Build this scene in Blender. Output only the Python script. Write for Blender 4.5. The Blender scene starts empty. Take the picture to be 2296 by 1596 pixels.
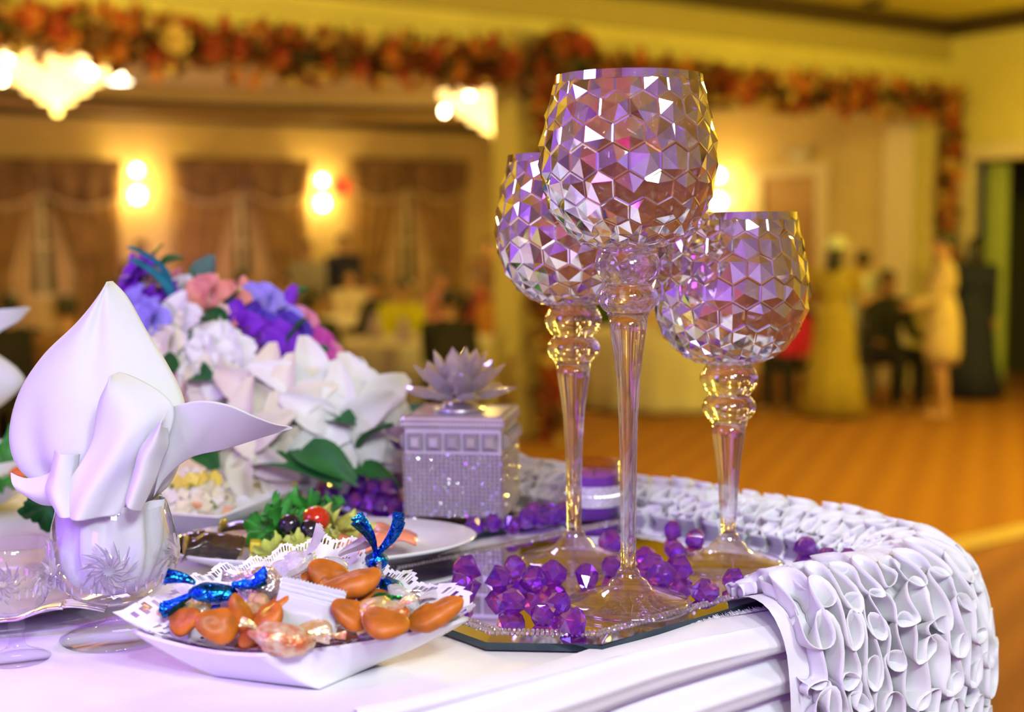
import bpy, math, random
from mathutils import Vector, Matrix, Euler, noise
from math import sin, cos, pi, radians, sqrt, atan2, hypot

S = bpy.context.scene
COL = S.collection
# ------------------------------------------------------------ camera
F_PX = 3000.0
H = 1.72          # eye height above the hall floor
T = 1.42          # table top (the table stands on a low stage)
STAGE = 0.66
cam_d = bpy.data.cameras.new('camera'); cam = bpy.data.objects.new('camera', cam_d); COL.objects.link(cam)
cam_d.sensor_fit = 'HORIZONTAL'; cam_d.sensor_width = 36.0; cam_d.lens = F_PX * 36 / 2296
cam_d.clip_start = 0.05; cam_d.clip_end = 100
CAM_R = Euler((radians(90 - 5.29), 0, 0)).to_matrix() @ Matrix.Rotation(radians(-0.5), 3, 'Z')
cam.matrix_world = Matrix.Translation((0, 0, H)) @ CAM_R.to_4x4()
cam_d.dof.use_dof = True; cam_d.dof.focus_distance = 1.0; cam_d.dof.aperture_fstop = 3.8
S.camera = cam
S.view_settings.view_transform = 'Standard'
S.view_settings.look = 'None'
S.view_settings.exposure = 0.0
S.view_settings.gamma = 1.0
S.view_settings.use_curve_mapping = False
S.cycles.max_bounces = 8
S.cycles.diffuse_bounces = 2
S.cycles.transmission_bounces = 8
S.cycles.glossy_bounces = 4
S.cycles.transparent_max_bounces = 14
S.cycles.caustics_refractive = True
S.cycles.caustics_reflective = False
S.cycles.use_adaptive_sampling = True
S.cycles.adaptive_threshold = 0.05
S.cycles.use_light_tree = False
S.cycles.sample_clamp_indirect = 6.0
S.cycles.blur_glossy = 0.6
# ------------------------------------------------------------ world and lamps
w = bpy.data.worlds.new('world'); S.world = w; w.use_nodes = True
bg = w.node_tree.nodes['Background']; bg.inputs[0].default_value = (0.42, 0.30, 0.62, 1); bg.inputs[1].default_value = 0.06
def area(name, loc, target, size, power, col, sy=None):
    l = bpy.data.lights.new(name, 'AREA'); l.size = size; l.energy = power; l.color = col
    if sy: l.shape = 'RECTANGLE'; l.size_y = sy
    o = bpy.data.objects.new(name, l); COL.objects.link(o); o.location = loc
    o.rotation_euler = (Vector(target) - Vector(loc)).to_track_quat('-Z', 'Y').to_euler(); return o
def point(name, loc, power, col, r=0.1):
    l = bpy.data.lights.new(name, 'POINT'); l.energy = power; l.color = col; l.shadow_soft_size = r
    o = bpy.data.objects.new(name, l); COL.objects.link(o); o.location = loc; return o
def spot(name, loc, target, ang, power, col, r=0.05, blend=.4):
    l = bpy.data.lights.new(name, 'SPOT'); l.energy = power; l.color = col; l.shadow_soft_size = r; l.spot_size = radians(ang); l.spot_blend = blend
    o = bpy.data.objects.new(name, l); COL.objects.link(o); o.location = loc
    o.rotation_euler = (Vector(target) - Vector(loc)).to_track_quat('-Z', 'Y').to_euler(); return o
spot('stage_wash_white', (0.9, -0.9, 3.1), (0.12, 1.22, T), 40, 112, (0.88, 0.98, 1.0), .16, .75)
area('stage_wash_front', (0.35, -0.8, 2.7), (0, 1.2, T + .1), 0.45, 12, (0.88, 0.97, 1.0))
area('stage_wash_violet_left', (-1.9, 0.1, 2.6), (-0.1, 1.2, T), 0.6, 16, (0.34, 0.24, 1.0))
area('stage_wash_violet_back', (-1.2, 3.4, 3.6), (0, 1.3, T), 0.6, 20, (0.52, 0.42, 1.0))
area('stage_wash_magenta', (-0.9, -1.1, 1.9), (0.1, 1.1, T + .2), 0.4, 6, (0.58, 0.06, 1.0))
spot('stage_spot', (0.25, -0.5, 2.35), (0, 1.2, T), 60, 20, (.86, .96, 1), .02)
spot('stage_spot', (-0.5, -0.7, 2.6), (0, 1.2, T), 60, 20, (.86, .96, 1), .02)
spot('stage_spot', (1.5, 0.3, 2.5), (0, 1.2, T), 60, 20, (.86, .97, 1), .02)
area('added_backdrop_light', (0.3, -1.0, 0.9), (1.2, -2.6, 2.0), 0.5, 40, (0.62, 0.56, 1.0))  # added lamp, makes the unseen backdrop show lavender in the glass
area('added_drape_light', (-2.3, 0.9, 0.8), (-3.1, 1.1, 2.0), 0.4, 60, (0.42, 0.10, 1.0))  # added lamp, turns the unseen side drape violet for reflections
area('added_backdrop_light', (-1.3, -1.5, 0.9), (-1.2, -3.2, 2.0), 0.4, 70, (0.50, 0.0, 1.0))  # added lamp, saturated violet on the backdrop for the goblet facets
spot('violet_beam', (-1.6, -0.2, 2.9), (-.37, .79, T), 14, 120, (.36, .04, 1), .03, .6)
spot('violet_beam', (-1.7, 0.5, 2.9), (-.22, 1.02, T), 7, 12, (.5, .2, 1), .03, .6)
point('hall_lamp', (3.3, 6.2, 3.4), 380, (1.0, 0.80, 0.13), .25)
point('hall_lamp', (-3.4, 5.6, 3.1), 480, (1.0, 0.80, 0.15), .25)
point('hall_lamp', (4.6, 8.6, 3.0), 210, (1.0, 0.80, 0.10), .25)
point('hall_lamp', (5.6, 10.2, 2.3), 110, (1.0, 0.82, 0.10), .25)  # added out of view to brighten the right wall and ceiling corner

# ------------------------------------------------------------ helpers
def ray(px, py): return CAM_R @ Vector(((px - 1148) / F_PX, -(py - 798) / F_PX, -1.0))
def W(px, py, z):                      # where a sight line meets the level z
    d = ray(px, py); return Vector((0, 0, H)) + d * ((z - H) / d.z)
def D(px, py, y):                      # where a sight line meets the depth y
    d = ray(px, py); return Vector((0, 0, H)) + d * (y / d.y)
def HIT(px, py, p0, n):
    d = ray(px, py); o = Vector((0, 0, H)); return o + d * ((Vector(p0) - o).dot(n) / d.dot(n))

def tag(o, label=None, cat=None, group=None, kind=None):
    if label: o['label'] = label
    if cat: o['category'] = cat
    if group: o['group'] = group
    if kind: o['kind'] = kind
    return o
def empty(name, loc=(0, 0, 0), rz=0, label=None, cat=None, group=None):
    o = bpy.data.objects.new(name, None); COL.objects.link(o); o.location = loc; o.rotation_euler = (0, 0, rz)
    o.empty_display_size = .02
    return tag(o, label, cat, group)
class MB:
    def __init__(s): s.v = []; s.f = []
    def add(s, vf, M=None):
        v, f = vf; k = len(s.v)
        s.v += [tuple(M @ Vector(p)) for p in v] if M is not None else [tuple(p) for p in v]
        s.f += [tuple(i + k for i in q) for q in f]; return s
    def mesh(s, name, m, smooth=True):
        me = bpy.data.meshes.new(name); me.from_pydata(s.v, [], s.f); me.update()
        if m: me.materials.append(m)
        me.polygons.foreach_set('use_smooth', [smooth] * len(me.polygons)); return me
    def build(s, name, m, parent=None, smooth=True, loc=None, rot=None):
        return link(name, s.mesh(name, m, smooth), parent, loc, rot)
def link(name, me, parent=None, loc=None, rot=None, scale=None):
    o = bpy.data.objects.new(name, me); COL.objects.link(o)
    if parent: o.parent = parent
    if loc is not None: o.location = loc
    if rot is not None: o.rotation_euler = rot
    if scale is not None: o.scale = scale
    return o
def mod_solid(o, t, off=0):
    m = o.modifiers.new('solid', 'SOLIDIFY'); m.thickness = t; m.offset = off; return o
def mod_bevel(o, wd, seg=2):
    m = o.modifiers.new('bevel', 'BEVEL'); m.width = wd; m.segments = seg; m.limit_method = 'ANGLE'; return o
def mod_sub(o, n=1):
    m = o.modifiers.new('sub', 'SUBSURF'); m.levels = n; m.render_levels = n; return o
def box(sx, sy, sz, c=(0, 0, 0)):
    x, y, z = sx / 2, sy / 2, sz / 2
    v = [(c[0] + a * x, c[1] + b * y, c[2] + d * z) for d in (-1, 1) for a, b in ((-1, -1), (1, -1), (1, 1), (-1, 1))]
    return v, [(0, 3, 2, 1), (4, 5, 6, 7), (0, 1, 5, 4), (1, 2, 6, 5), (2, 3, 7, 6), (3, 0, 4, 7)]
def lathe(prof, n=32, sx=1, sy=1, wav=None):
    v = []; f = []; rings = []
    for r, z in prof:
        if r < 1e-6: rings.append([len(v)]); v.append((0, 0, z))
        else:
            k = len(v); rings.append(list(range(k, k + n)))
            for i in range(n):
                a = 2 * pi * i / n; q = r * (1 + (wav(a, r, z) if wav else 0)); v.append((q * cos(a) * sx, q * sin(a) * sy, z))
    for A, B in zip(rings, rings[1:]):
        if len(A) == 1 and len(B) == 1: continue
        for i in range(n):
            j = (i + 1) % n
            if len(A) == 1: f.append((A[0], B[j], B[i]))
            elif len(B) == 1: f.append((A[i], A[j], B[0]))
            else: f.append((A[i], A[j], B[j], B[i]))
    return v, [tuple(reversed(q)) for q in f] if prof[0][1] > prof[-1][1] else f
def tube(pts, rad, n=8, cap=True):
    pts = [Vector(p) for p in pts]; v = []; f = []
    if not hasattr(rad, '__len__'): rad = [rad] * len(pts)
    up = Vector((0, 0, 1)); prev = None
    for i, p in enumerate(pts):
        d = (pts[min(i + 1, len(pts) - 1)] - pts[max(i - 1, 0)]).normalized()
        if prev is None: a = d.cross(up if abs(d.z) < .9 else Vector((1, 0, 0))).normalized()
        else: a = (prev - d * prev.dot(d)).normalized()
        prev = a; b = d.cross(a)
        for k in range(n):
            t = 2 * pi * k / n; v.append(p + (a * cos(t) + b * sin(t)) * rad[i])
    for i in range(len(pts) - 1):
        for k in range(n):
            j = (k + 1) % n; f.append((i * n + k, i * n + j, i * n + n + j, i * n + n + k))
    if cap: f.append(tuple(range(n))[::-1]); f.append(tuple(range((len(pts) - 1) * n, len(pts) * n)))
    return v, f
def ell(rx, ry, rz, c=(0, 0, 0), nu=16, nv=10, fn=None):
    v = [(c[0], c[1], c[2] - rz)]; f = []
    for j in range(1, nv):
        t = -pi / 2 + pi * j / nv
        for i in range(nu):
            a = 2 * pi * i / nu; v.append((c[0] + rx * cos(t) * cos(a), c[1] + ry * cos(t) * sin(a), c[2] + rz * sin(t)))
    v.append((c[0], c[1], c[2] + rz)); L = len(v) - 1
    for i in range(nu):
        k = (i + 1) % nu; f.append((0, 1 + k, 1 + i))
        for j in range(nv - 2):
            a = 1 + j * nu; f.append((a + i, a + k, a + nu + k, a + nu + i))
        a = 1 + (nv - 2) * nu; f.append((a + i, a + k, L))
    if fn: v = [fn(Vector(p)) for p in v]
    return v, f
def capsule(p0, p1, r0, r1, n=10, m=4):
    p0, p1 = Vector(p0), Vector(p1); d = (p1 - p0).normalized()
    pts = []; rad = []
    for i in range(m): t = (i + .15) / m * pi / 2; pts.append(p0 - d * r0 * cos(t)); rad.append(r0 * sin(t))
    pts += [p0, p1]; rad += [r0, r1]
    for i in range(m): t = (m - i - .15) / m * pi / 2; pts.append(p1 + d * r1 * cos(t)); rad.append(r1 * sin(t))
    return tube(pts, rad, n)
def grid(fn, nu, nv, closed=False):
    v = [fn(i / (nu if closed else nu - 1), j / (nv - 1)) for j in range(nv) for i in range(nu)]; f = []
    for j in range(nv - 1):
        for i in range(nu if closed else nu - 1):
            k = (i + 1) % nu; f.append((j * nu + i, j * nu + k, j * nu + nu + k, j * nu + nu + i))
    return v, f
def nz(x, y=0, z=0): return noise.noise(Vector((x, y, z)))
def lerp(a, b, t): return a + (b - a) * t
def poly(pts, t):                      # smooth position along a polyline
    n = len(pts) - 1; x = max(0, min(n - 1e-6, t * n)); i = int(x); u = x - i
    p0, p1, p2, p3 = [Vector(pts[max(0, min(n, i + k))]) for k in (-1, 0, 1, 2)]
    return .5 * ((2 * p1) + (p2 - p0) * u + (2 * p0 - 5 * p1 + 4 * p2 - p3) * u * u + (3 * p1 - p0 - 3 * p2 + p3) * u ** 3)
def copy_tree(o, parent=None):
    c = o.copy(); COL.objects.link(c); c.parent = parent
    for ch in list(o.children): copy_tree(ch, c)
    return c

# ------------------------------------------------------------ materials
MATS = {}
def mat(name, col, rough=.5, metal=0, var=.08, scale=30, bump=0, bscale=None, emit=None, estr=0, spec=.5, sss=0, coat=0, sheen=0, col2=None, trans=0, detail=2):
    if name in MATS: return MATS[name]
    m = bpy.data.materials.new(name); m.use_nodes = True; nt = m.node_tree; b = nt.nodes['Principled BSDF']
    tc = nt.nodes.new('ShaderNodeTexCoord'); no = nt.nodes.new('ShaderNodeTexNoise')
    no.inputs['Scale'].default_value = scale; no.inputs['Detail'].default_value = detail
    nt.links.new(tc.outputs['Object'], no.inputs['Vector'])
    mx = nt.nodes.new('ShaderNodeMix'); mx.data_type = 'RGBA'
    c2 = col2 if col2 else tuple(min(1, c * (1 + var)) for c in col); c1 = tuple(c * (1 - var) for c in col) if not col2 else col
    mx.inputs[6].default_value = (*c1, 1); mx.inputs[7].default_value = (*c2, 1)
    rp = nt.nodes.new('ShaderNodeValToRGB'); rp.color_ramp.elements[0].position = .35; rp.color_ramp.elements[1].position = .65
    nt.links.new(no.outputs['Fac'], rp.inputs[0]); nt.links.new(rp.outputs[0], mx.inputs[0]); nt.links.new(mx.outputs[2], b.inputs['Base Color'])
    b.inputs['Roughness'].default_value = rough; b.inputs['Metallic'].default_value = metal
    b.inputs['Specular IOR Level'].default_value = spec
    if sss: b.inputs['Subsurface Weight'].default_value = sss; b.inputs['Subsurface Radius'].default_value = (.01, .006, .004); b.inputs['Subsurface Scale'].default_value = .5
    if coat: b.inputs['Coat Weight'].default_value = coat; b.inputs['Coat Roughness'].default_value = .05
    if sheen: b.inputs['Sheen Weight'].default_value = sheen
    if trans: b.inputs['Transmission Weight'].default_value = trans
    if emit: b.inputs['Emission Color'].default_value = (*emit, 1); b.inputs['Emission Strength'].default_value = estr
    if bump:
        n2 = nt.nodes.new('ShaderNodeTexNoise'); n2.inputs['Scale'].default_value = bscale or scale * 4; n2.inputs['Detail'].default_value = 3
        nt.links.new(tc.outputs['Object'], n2.inputs['Vector'])
        bp = nt.nodes.new('ShaderNodeBump'); bp.inputs['Strength'].default_value = bump; bp.inputs['Distance'].default_value = .002
        nt.links.new(n2.outputs['Fac'], bp.inputs['Height']); nt.links.new(bp.outputs[0], b.inputs['Normal'])
    m.cycles.emission_sampling = 'NONE'
    MATS[name] = m; return m
def glassy(name, tint=(1, 1, 1), thin=True, mirror=0.0, ior=1.5, rough=0.0, mcol=(.95, .95, .97), fres=1.5, clear=0.0, frost=0.0, fcol=(.9, .9, .9), fpow=4.0):
    if name in MATS: return MATS[name]
    m = bpy.data.materials.new(name); m.use_nodes = True; nt = m.node_tree; nt.nodes.clear()
    out = nt.nodes.new('ShaderNodeOutputMaterial')
    tc = nt.nodes.new('ShaderNodeTexCoord'); no = nt.nodes.new('ShaderNodeTexNoise'); no.inputs['Scale'].default_value = 40
    nt.links.new(tc.outputs['Object'], no.inputs['Vector'])
    tn = nt.nodes.new('ShaderNodeMix'); tn.data_type = 'RGBA'; tn.inputs[6].default_value = (*[c * .96 for c in tint], 1); tn.inputs[7].default_value = (*tint, 1)
    nt.links.new(no.outputs['Fac'], tn.inputs[0])
    gl = nt.nodes.new('ShaderNodeBsdfGlossy'); gl.inputs['Roughness'].default_value = max(rough, .02); gl.inputs['Color'].default_value = (*mcol, 1)
    if thin:
        tr = nt.nodes.new('ShaderNodeBsdfTransparent')
        lw = nt.nodes.new('ShaderNodeLayerWeight'); lw.inputs[0].default_value = .5; pw = nt.nodes.new('ShaderNodeMath'); pw.operation = 'POWER'; pw.inputs[1].default_value = fpow; nt.links.new(lw.outputs['Facing'], pw.inputs[0]); fr = nt.nodes.new('ShaderNodeMath'); fr.operation = 'MULTIPLY_ADD'; fr.inputs[1].default_value = .85; fr.inputs[2].default_value = (fres - 1) * .09; nt.links.new(pw.outputs[0], fr.inputs[0]); ec = nt.nodes.new('ShaderNodeMix'); ec.data_type = 'RGBA'; ec.inputs[7].default_value = (.66, .63, .72, 1); nt.links.new(tn.outputs[2], ec.inputs[6]); nt.links.new(pw.outputs[0], ec.inputs[0]); nt.links.new(ec.outputs[2], tr.inputs[0])
        mx = nt.nodes.new('ShaderNodeMixShader'); nt.links.new(fr.outputs[0], mx.inputs[0]); nt.links.new(tr.outputs[0], mx.inputs[1]); nt.links.new(gl.outputs[0], mx.inputs[2])
    else:
        g = nt.nodes.new('ShaderNodeBsdfGlass'); g.inputs['IOR'].default_value = ior; g.inputs['Roughness'].default_value = rough
        nt.links.new(tn.outputs[2], g.inputs['Color']); mx = g
    last = mx
    if clear:
        t2 = nt.nodes.new('ShaderNodeBsdfTransparent'); nt.links.new(tn.outputs[2], t2.inputs[0])
        m2 = nt.nodes.new('ShaderNodeMixShader'); m2.inputs[0].default_value = clear
        nt.links.new(last.outputs[0], m2.inputs[1]); nt.links.new(t2.outputs[0], m2.inputs[2]); last = m2
    if frost:
        df = nt.nodes.new('ShaderNodeBsdfDiffuse'); df.inputs[0].default_value = (*fcol, 1); tl = nt.nodes.new('ShaderNodeBsdfTranslucent'); tl.inputs[0].default_value = (*fcol, 1)
        m5 = nt.nodes.new('ShaderNodeMixShader'); m5.inputs[0].default_value = .5; nt.links.new(df.outputs[0], m5.inputs[1]); nt.links.new(tl.outputs[0], m5.inputs[2])
        m4 = nt.nodes.new('ShaderNodeMixShader'); m4.inputs[0].default_value = frost; nt.links.new(last.outputs[0], m4.inputs[1]); nt.links.new(m5.outputs[0], m4.inputs[2]); last = m4
    if mirror:
        m3 = nt.nodes.new('ShaderNodeMixShader'); m3.inputs[0].default_value = mirror
        nt.links.new(last.outputs[0], m3.inputs[1]); nt.links.new(gl.outputs[0], m3.inputs[2]); last = m3
    nt.links.new(last.outputs[0], out.inputs[0]); MATS[name] = m; return m
def emissive(name, col, s):
    return mat(name, col, emit=col, estr=s)

WHITE_CLOTH = mat('white_cloth', (.86, .85, .88), .85, var=.02, scale=8, bump=.12, bscale=700, sheen=.2)
NAPKIN = mat('napkin_cloth', (.76, .78, .80), .8, var=.015, scale=20, bump=.08, bscale=900)
PORC = mat('white_porcelain', (.88, .87, .89), .12, var=.01, coat=.3)
MERC = glassy('silvered_glass', (1, 1, 1), False, .78, 1.4, mcol=(.98, .97, 1), clear=.2)
FOOT = glassy('clear_glass_foot', (.99, .985, 1), False, .07, 1.45, clear=.86)
GFOOT = glassy('goblet_foot_glass', (.98, .97, 1), False, .14, 1.45, clear=.66)
CLEAR = glassy('clear_glass_solid', (.99, .985, 1), False, .05, 1.45, clear=.45)
THIN = glassy('clear_glass_thin', (.985, .985, 1), True, 0, fres=1.6, fpow=2.4)
THINFOOT = glassy('clear_glass_thin_foot', (.985, .985, 1), True, 0, fres=1.4, fpow=9.0)
CRYSTAL = glassy('cut_crystal', (1, .99, 1), False, .20, 1.5, clear=.2, frost=.45, fcol=(.9, .86, .95))
GEM = glassy('violet_acrylic', (.60, .22, 1.0), False, .15, 1.45, mcol=(1, .85, 1), clear=.26, frost=.22, fcol=(.50, .10, 1.0))
MIRROR = mat('mirror_glass', (.93, .94, .95), .012, 1, var=.005)
DARKEDGE = mat('dark_mirror_edge', (.05, .08, .10), .1, .7, var=.2)
BEAD = glassy('rhinestone', (1, .98, 1), False, .40, 1.5, frost=.5, fcol=(.92, .88, .95))
SILVER = mat('silver_metal', (.86, .86, .88), .28, 1, var=.03)
# ============================================================ the room
ANG = radians(35.3)
U = Vector((cos(ANG), sin(ANG), 0)); V = Vector((sin(ANG), -cos(ANG), 0))     # U along the header wall, V towards the stage
C0 = Vector((4.5, 14.25, 0))
ROOM = Matrix.Translation(C0) @ Matrix.Rotation(ANG, 4, 'Z')                 # local x along U, local y away from the stage
def R3(a, b, z): return ROOM @ Vector((a, b, z))
def loc_room(p): return ROOM.inverted() @ Vector(p)
WALLC = mat('cream_wall_paint', (.70, .58, .17), .8, var=.04, scale=2, bump=.05, bscale=60)
WALLF = mat('tan_wall_paint', (.64, .48, .21), .8, var=.05, scale=2, bump=.05, bscale=60)
CEILC = mat('ceiling_paint', (.75, .64, .12), .9, var=.03, scale=3)
BROWN = mat('dark_wood_moulding', (.055, .028, .01), .5, var=.2, scale=20)
TRIM = mat('cream_trim', (.72, .58, .36), .5, var=.03)
DOORM = mat('tan_door', (.42, .22, .06), .5, var=.08, scale=5)
GOLDT = mat('gold_moulding', (.45, .28, .07), .45, var=.1)
def carpet(name, c1, c2, ang, sc):
    m = mat(name, c1, .95, var=.15, scale=60, bump=.3, bscale=400)
    nt = m.node_tree; b = nt.nodes['Principled BSDF']
    tc = nt.nodes.new('ShaderNodeTexCoord'); mp = nt.nodes.new('ShaderNodeMapping'); mp.inputs['Rotation'].default_value = (0, 0, ang)
    wv = nt.nodes.new('ShaderNodeTexWave'); wv.inputs['Scale'].default_value = sc; wv.inputs['Distortion'].default_value = 1.2
    nt.links.new(tc.outputs['Object'], mp.inputs[0]); nt.links.new(mp.outputs[0], wv.inputs[0])
    mx = nt.nodes.new('ShaderNodeMix'); mx.data_type = 'RGBA'; mx.inputs[6].default_value = (*c1, 1); mx.inputs[7].default_value = (*c2, 1)
    nt.links.new(wv.outputs['Fac'], mx.inputs[0]); nt.links.new(mx.outputs[2], b.inputs['Base Color']); return m
CARPET = carpet('hall_carpet', (.27, .095, .010), (.33, .125, .014), radians(20), 1.2)
STAGEC = carpet('stage_carpet', (.26, .085, .018), (.34, .12, .025), radians(35), 2.0)
STRUCT = 'structure'
def slab(name, m, a0, a1, b0, b1, z0, z1, parent=None):
    mb = MB().add(box(a1 - a0, b1 - b0, z1 - z0, ((a0 + a1) / 2, (b0 + b1) / 2, (z0 + z1) / 2)), ROOM)
    o = mb.build(name, m, parent, smooth=False)
    if not parent: tag(o, kind=STRUCT)
    return o
HB = 2.96; CZ = 3.88; FZ = 3.34; FD = 8.2
slab('floor', CARPET, -16, 9, -12, FD + .3, -.1, 0)
st_front = (ROOM.inverted() @ Vector((1.73, 4.5, STAGE))).y
slab('stage_floor', STAGEC, -16, 9, st_front - 9, st_front, 0, STAGE)
e = slab('trim_1', mat('stage_nosing', (.55, .33, .06), .6), -16, 9, st_front, st_front + .13, STAGE - .08, STAGE + .004)
# header wall over the opening, right return and side wall
slab('wall_header', WALLC, -16, .15, 0, .3, HB, CZ)
slab('wall_header_return', WALLC, -.02, .6, 0, .3, 0, HB)
dr = loc_room(HIT(2150, 700, R3(.15, 0, 0), U)); d_b = dr.y
# right side wall with a doorway
slab('wall_right', WALLC, .15, .45, d_b, 0.0, 0, CZ)
slab('wall_right_over_door', WALLC, .15, .45, d_b - 2.2, d_b, 2.42, CZ)
slab('wall_right_beyond', WALLC, .15, .45, -12, d_b - 2.2, 0, CZ)
dt = empty('door_1'); tag(dt, kind=STRUCT)
slab('door_jamb', TRIM, .05, .16, d_b - .16, d_b, 0, 2.42, dt)
slab('door_jamb', TRIM, .05, .16, d_b - 2.2, d_b - 2.04, 0, 2.42, dt)
slab('door_lintel', TRIM, .05, .16, d_b - 2.2, d_b, 2.42, 2.58, dt)
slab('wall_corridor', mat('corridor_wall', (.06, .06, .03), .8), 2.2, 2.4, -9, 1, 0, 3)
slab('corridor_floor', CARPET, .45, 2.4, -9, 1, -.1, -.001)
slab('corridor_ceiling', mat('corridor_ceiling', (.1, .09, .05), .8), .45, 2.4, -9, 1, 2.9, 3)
# portiere inside the doorway
def drape(name, m, a, b0, b1, z0, z1, folds=5, depth=.05, along='b'):
    def fn(u, v):
        z = lerp(z0, z1, v); q = lerp(b0, b1, u); k = depth * sin(2 * pi * folds * u + .4 * sin(v * 3))
        return R3(a + k, q, z) if along == 'b' else R3(q, a + k, z)
    o = MB().add(grid(fn, folds * 8 + 1, 14)).build(name, m); mod_solid(o, .004); return o
tag(drape('door_curtain', mat('pale_green_curtain', (.40, .46, .13), .9, var=.1), .34, d_b - .42, d_b - .2, .02, 2.4, 3), 'pale green curtain hanging inside the dark doorway', 'curtain')
# unseen pleated backdrop, added behind the camera so the glass reflects violet
BD = mat('added_drape_voile', (.40, .34, .54), .9, var=.04, scale=3)
bd = MB().add(grid(lambda u, v: R3(lerp(-16, .1, u), -11.7 + .10 * abs(sin(u * 190)) + .03 * sin(u * 53), lerp(STAGE, CZ - .05, v)), 1200, 2)).build('wall_added_backdrop', BD); tag(bd, kind=STRUCT)
sdr = MB().add(grid(lambda u, v: Vector((-3.05 + .05 * sin(u * 120), lerp(-2.4, 3.0, u), lerp(STAGE, 3.5, v))), 260, 2)).build('wall_added_drape', BD); tag(sdr, kind=STRUCT)  # unseen drape added at stage left, gives the goblets violet reflections there
slab('wall_back', WALLC, -16, .45, -12, -11.85, 0, CZ)
# crown moulding
slab('trim_2', BROWN, -16, .15, -.14, 0, CZ - .17, CZ)
slab('trim_3', BROWN, .01, .15, -12, -.14, CZ - .17, CZ)
slab('trim_4', mat('cream_cove', (.42, .33, .10), .8), -16, .15, -.05, 0, CZ - .42, CZ - .1)
slab('ceiling', CEILC, -16, 9, -12, .3, CZ, CZ + .1)
dl = tag(MB().add(lathe([(0, 0), (.1, 0), (.12, -.02), (.06, -.05), (0, -.05)], 20)).build('ceiling_detector', BROWN, loc=W(1965, 2, CZ - .01)), 'small round detector on the yellow ceiling', 'detector')
# far hall
slab('wall_far', WALLF, -16, 0.3, FD, FD + .3, 0, FZ + .4)
e_a = .0
slab('wall_end', WALLF, e_a, e_a + .3, .3, FD, 0, FZ + .4)
slab('baseboard_far', TRIM, -16, 0, FD - .03, FD, 0, .14)
slab('baseboard_end', TRIM, -.03, 0, .3, FD, 0, .14)
slab('wall_left', WALLF, -16.3, -16, -12, FD + .3, 0, CZ)
# chair rail on the far wall
slab('trim_5', TRIM, -16, 0, FD - .04, FD, .92, 1.0)
# tray ceiling with a curving edge
ca, cb, ra, rb = -5.6, 4.2, 5.2, 3.1
def inner(t):
    a = 2 * pi * t; k = 1 + .07 * cos(4 * a) + .03 * sin(3 * a)
    return ca + ra * k * cos(a), cb + rb * k * sin(a)
def outer(t):
    a = 2 * pi * t; x, y = cos(a), sin(a); k = 1 / max(abs(x) / 10.5 if x < 0 else abs(x) / 5.9, abs(y) / 4.25)
    return ca + x * k, cb + y * k
mb = MB(); N = 128
mb.add(grid(lambda u, v: R3(lerp(inner(u)[0], outer(u)[0], v), lerp(inner(u)[1], outer(u)[1], v), FZ), N, 2, True))
mb.add(grid(lambda u, v: R3(*inner(u), FZ + .26 * v), N, 2, True))
mb.add(([R3(*inner(i / N), FZ + .26) for i in range(N)], [tuple(range(N))]))
tag(mb.build('ceiling_tray', mat('far_ceiling', (.55, .42, .22), .9, var=.04, scale=2), smooth=False), kind=STRUCT)
for nm, m, dz, r in (('trim_6', BROWN, .0, .06), ('trim_7', GOLDT, -.07, .05)):
    pts = [R3(*inner(i / N), FZ + dz) for i in range(N + 1)]
    tag(MB().add(tube(pts, r, 8, False)).build(nm, m), kind=STRUCT)
slab('trim_8', BROWN, -16, 0, FD - .1, FD, FZ - .12, FZ)
slab('trim_9', BROWN, -.1, 0, .3, FD, FZ - .12, FZ)
# end wall door with trim, light over it, cased column by the opening
nE = U; pE = R3(0, 0, 0)
def on_end(px, py): return loc_room(HIT(px, py, pE, U))
def on_far(px, py): return loc_room(HIT(px, py, R3(0, FD, 0), V))
dA, dB = on_end(1690, 700).y, on_end(1850, 700).y; dtop = on_end(1770, 395).z
d2 = empty('door_2'); tag(d2, kind=STRUCT)
slab('door_leaf', DOORM, -.03, .02, dB, dA, 0, dtop, d2)
for k, (y0, y1, z0, z1) in enumerate([(dB, dB + .12, 0, dtop), (dA - .12, dA, 0, dtop)]):
    slab('door_casing', TRIM, -.06, 0, y0 - .06, y1 + .06 if k else y1, z0, z1, d2)
slab('door_casing', TRIM, -.06, 0, dB - .08, dA + .08, dtop, dtop + .12, d2)
for zz in (.35, 1.25):
    slab('door_panel', mat('tan_door_panel', (.38, .19, .05), .5), -.045, -.03, dB + .2, dA - .2, zz, zz + .72, d2)
k2 = slab('door_knob', SILVER, -.09, -.03, dB + .15, dB + .21, 1.0, 1.06, d2)
cs = on_end(2005, 700).y
slab('trim_10', TRIM, -.1, 0, cs - .28, cs + .1, 0, on_end(2005, 285).z)
p = on_end(1800, 350)
el = empty('exit_lamp', R3(-.06, p.y, p.z), ANG - pi / 2, 'small white twin-head emergency lamp above the tan door', 'lamp')
MB().add(box(.22, .08, .1)).build('housing', mat('lamp_plastic', (.8, .72, .6), .5), el, False)
for s in (-1, 1): MB().add(lathe([(0, -.04), (.05, -.04), (.06, .04), (0, .05)], 14)).build('lamp_head', mat('lamp_head_plastic', (.75, .65, .5) if s < 0 else (.1, .07, .04), .5), el, loc=(s * .12, -.06, .06))
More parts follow.
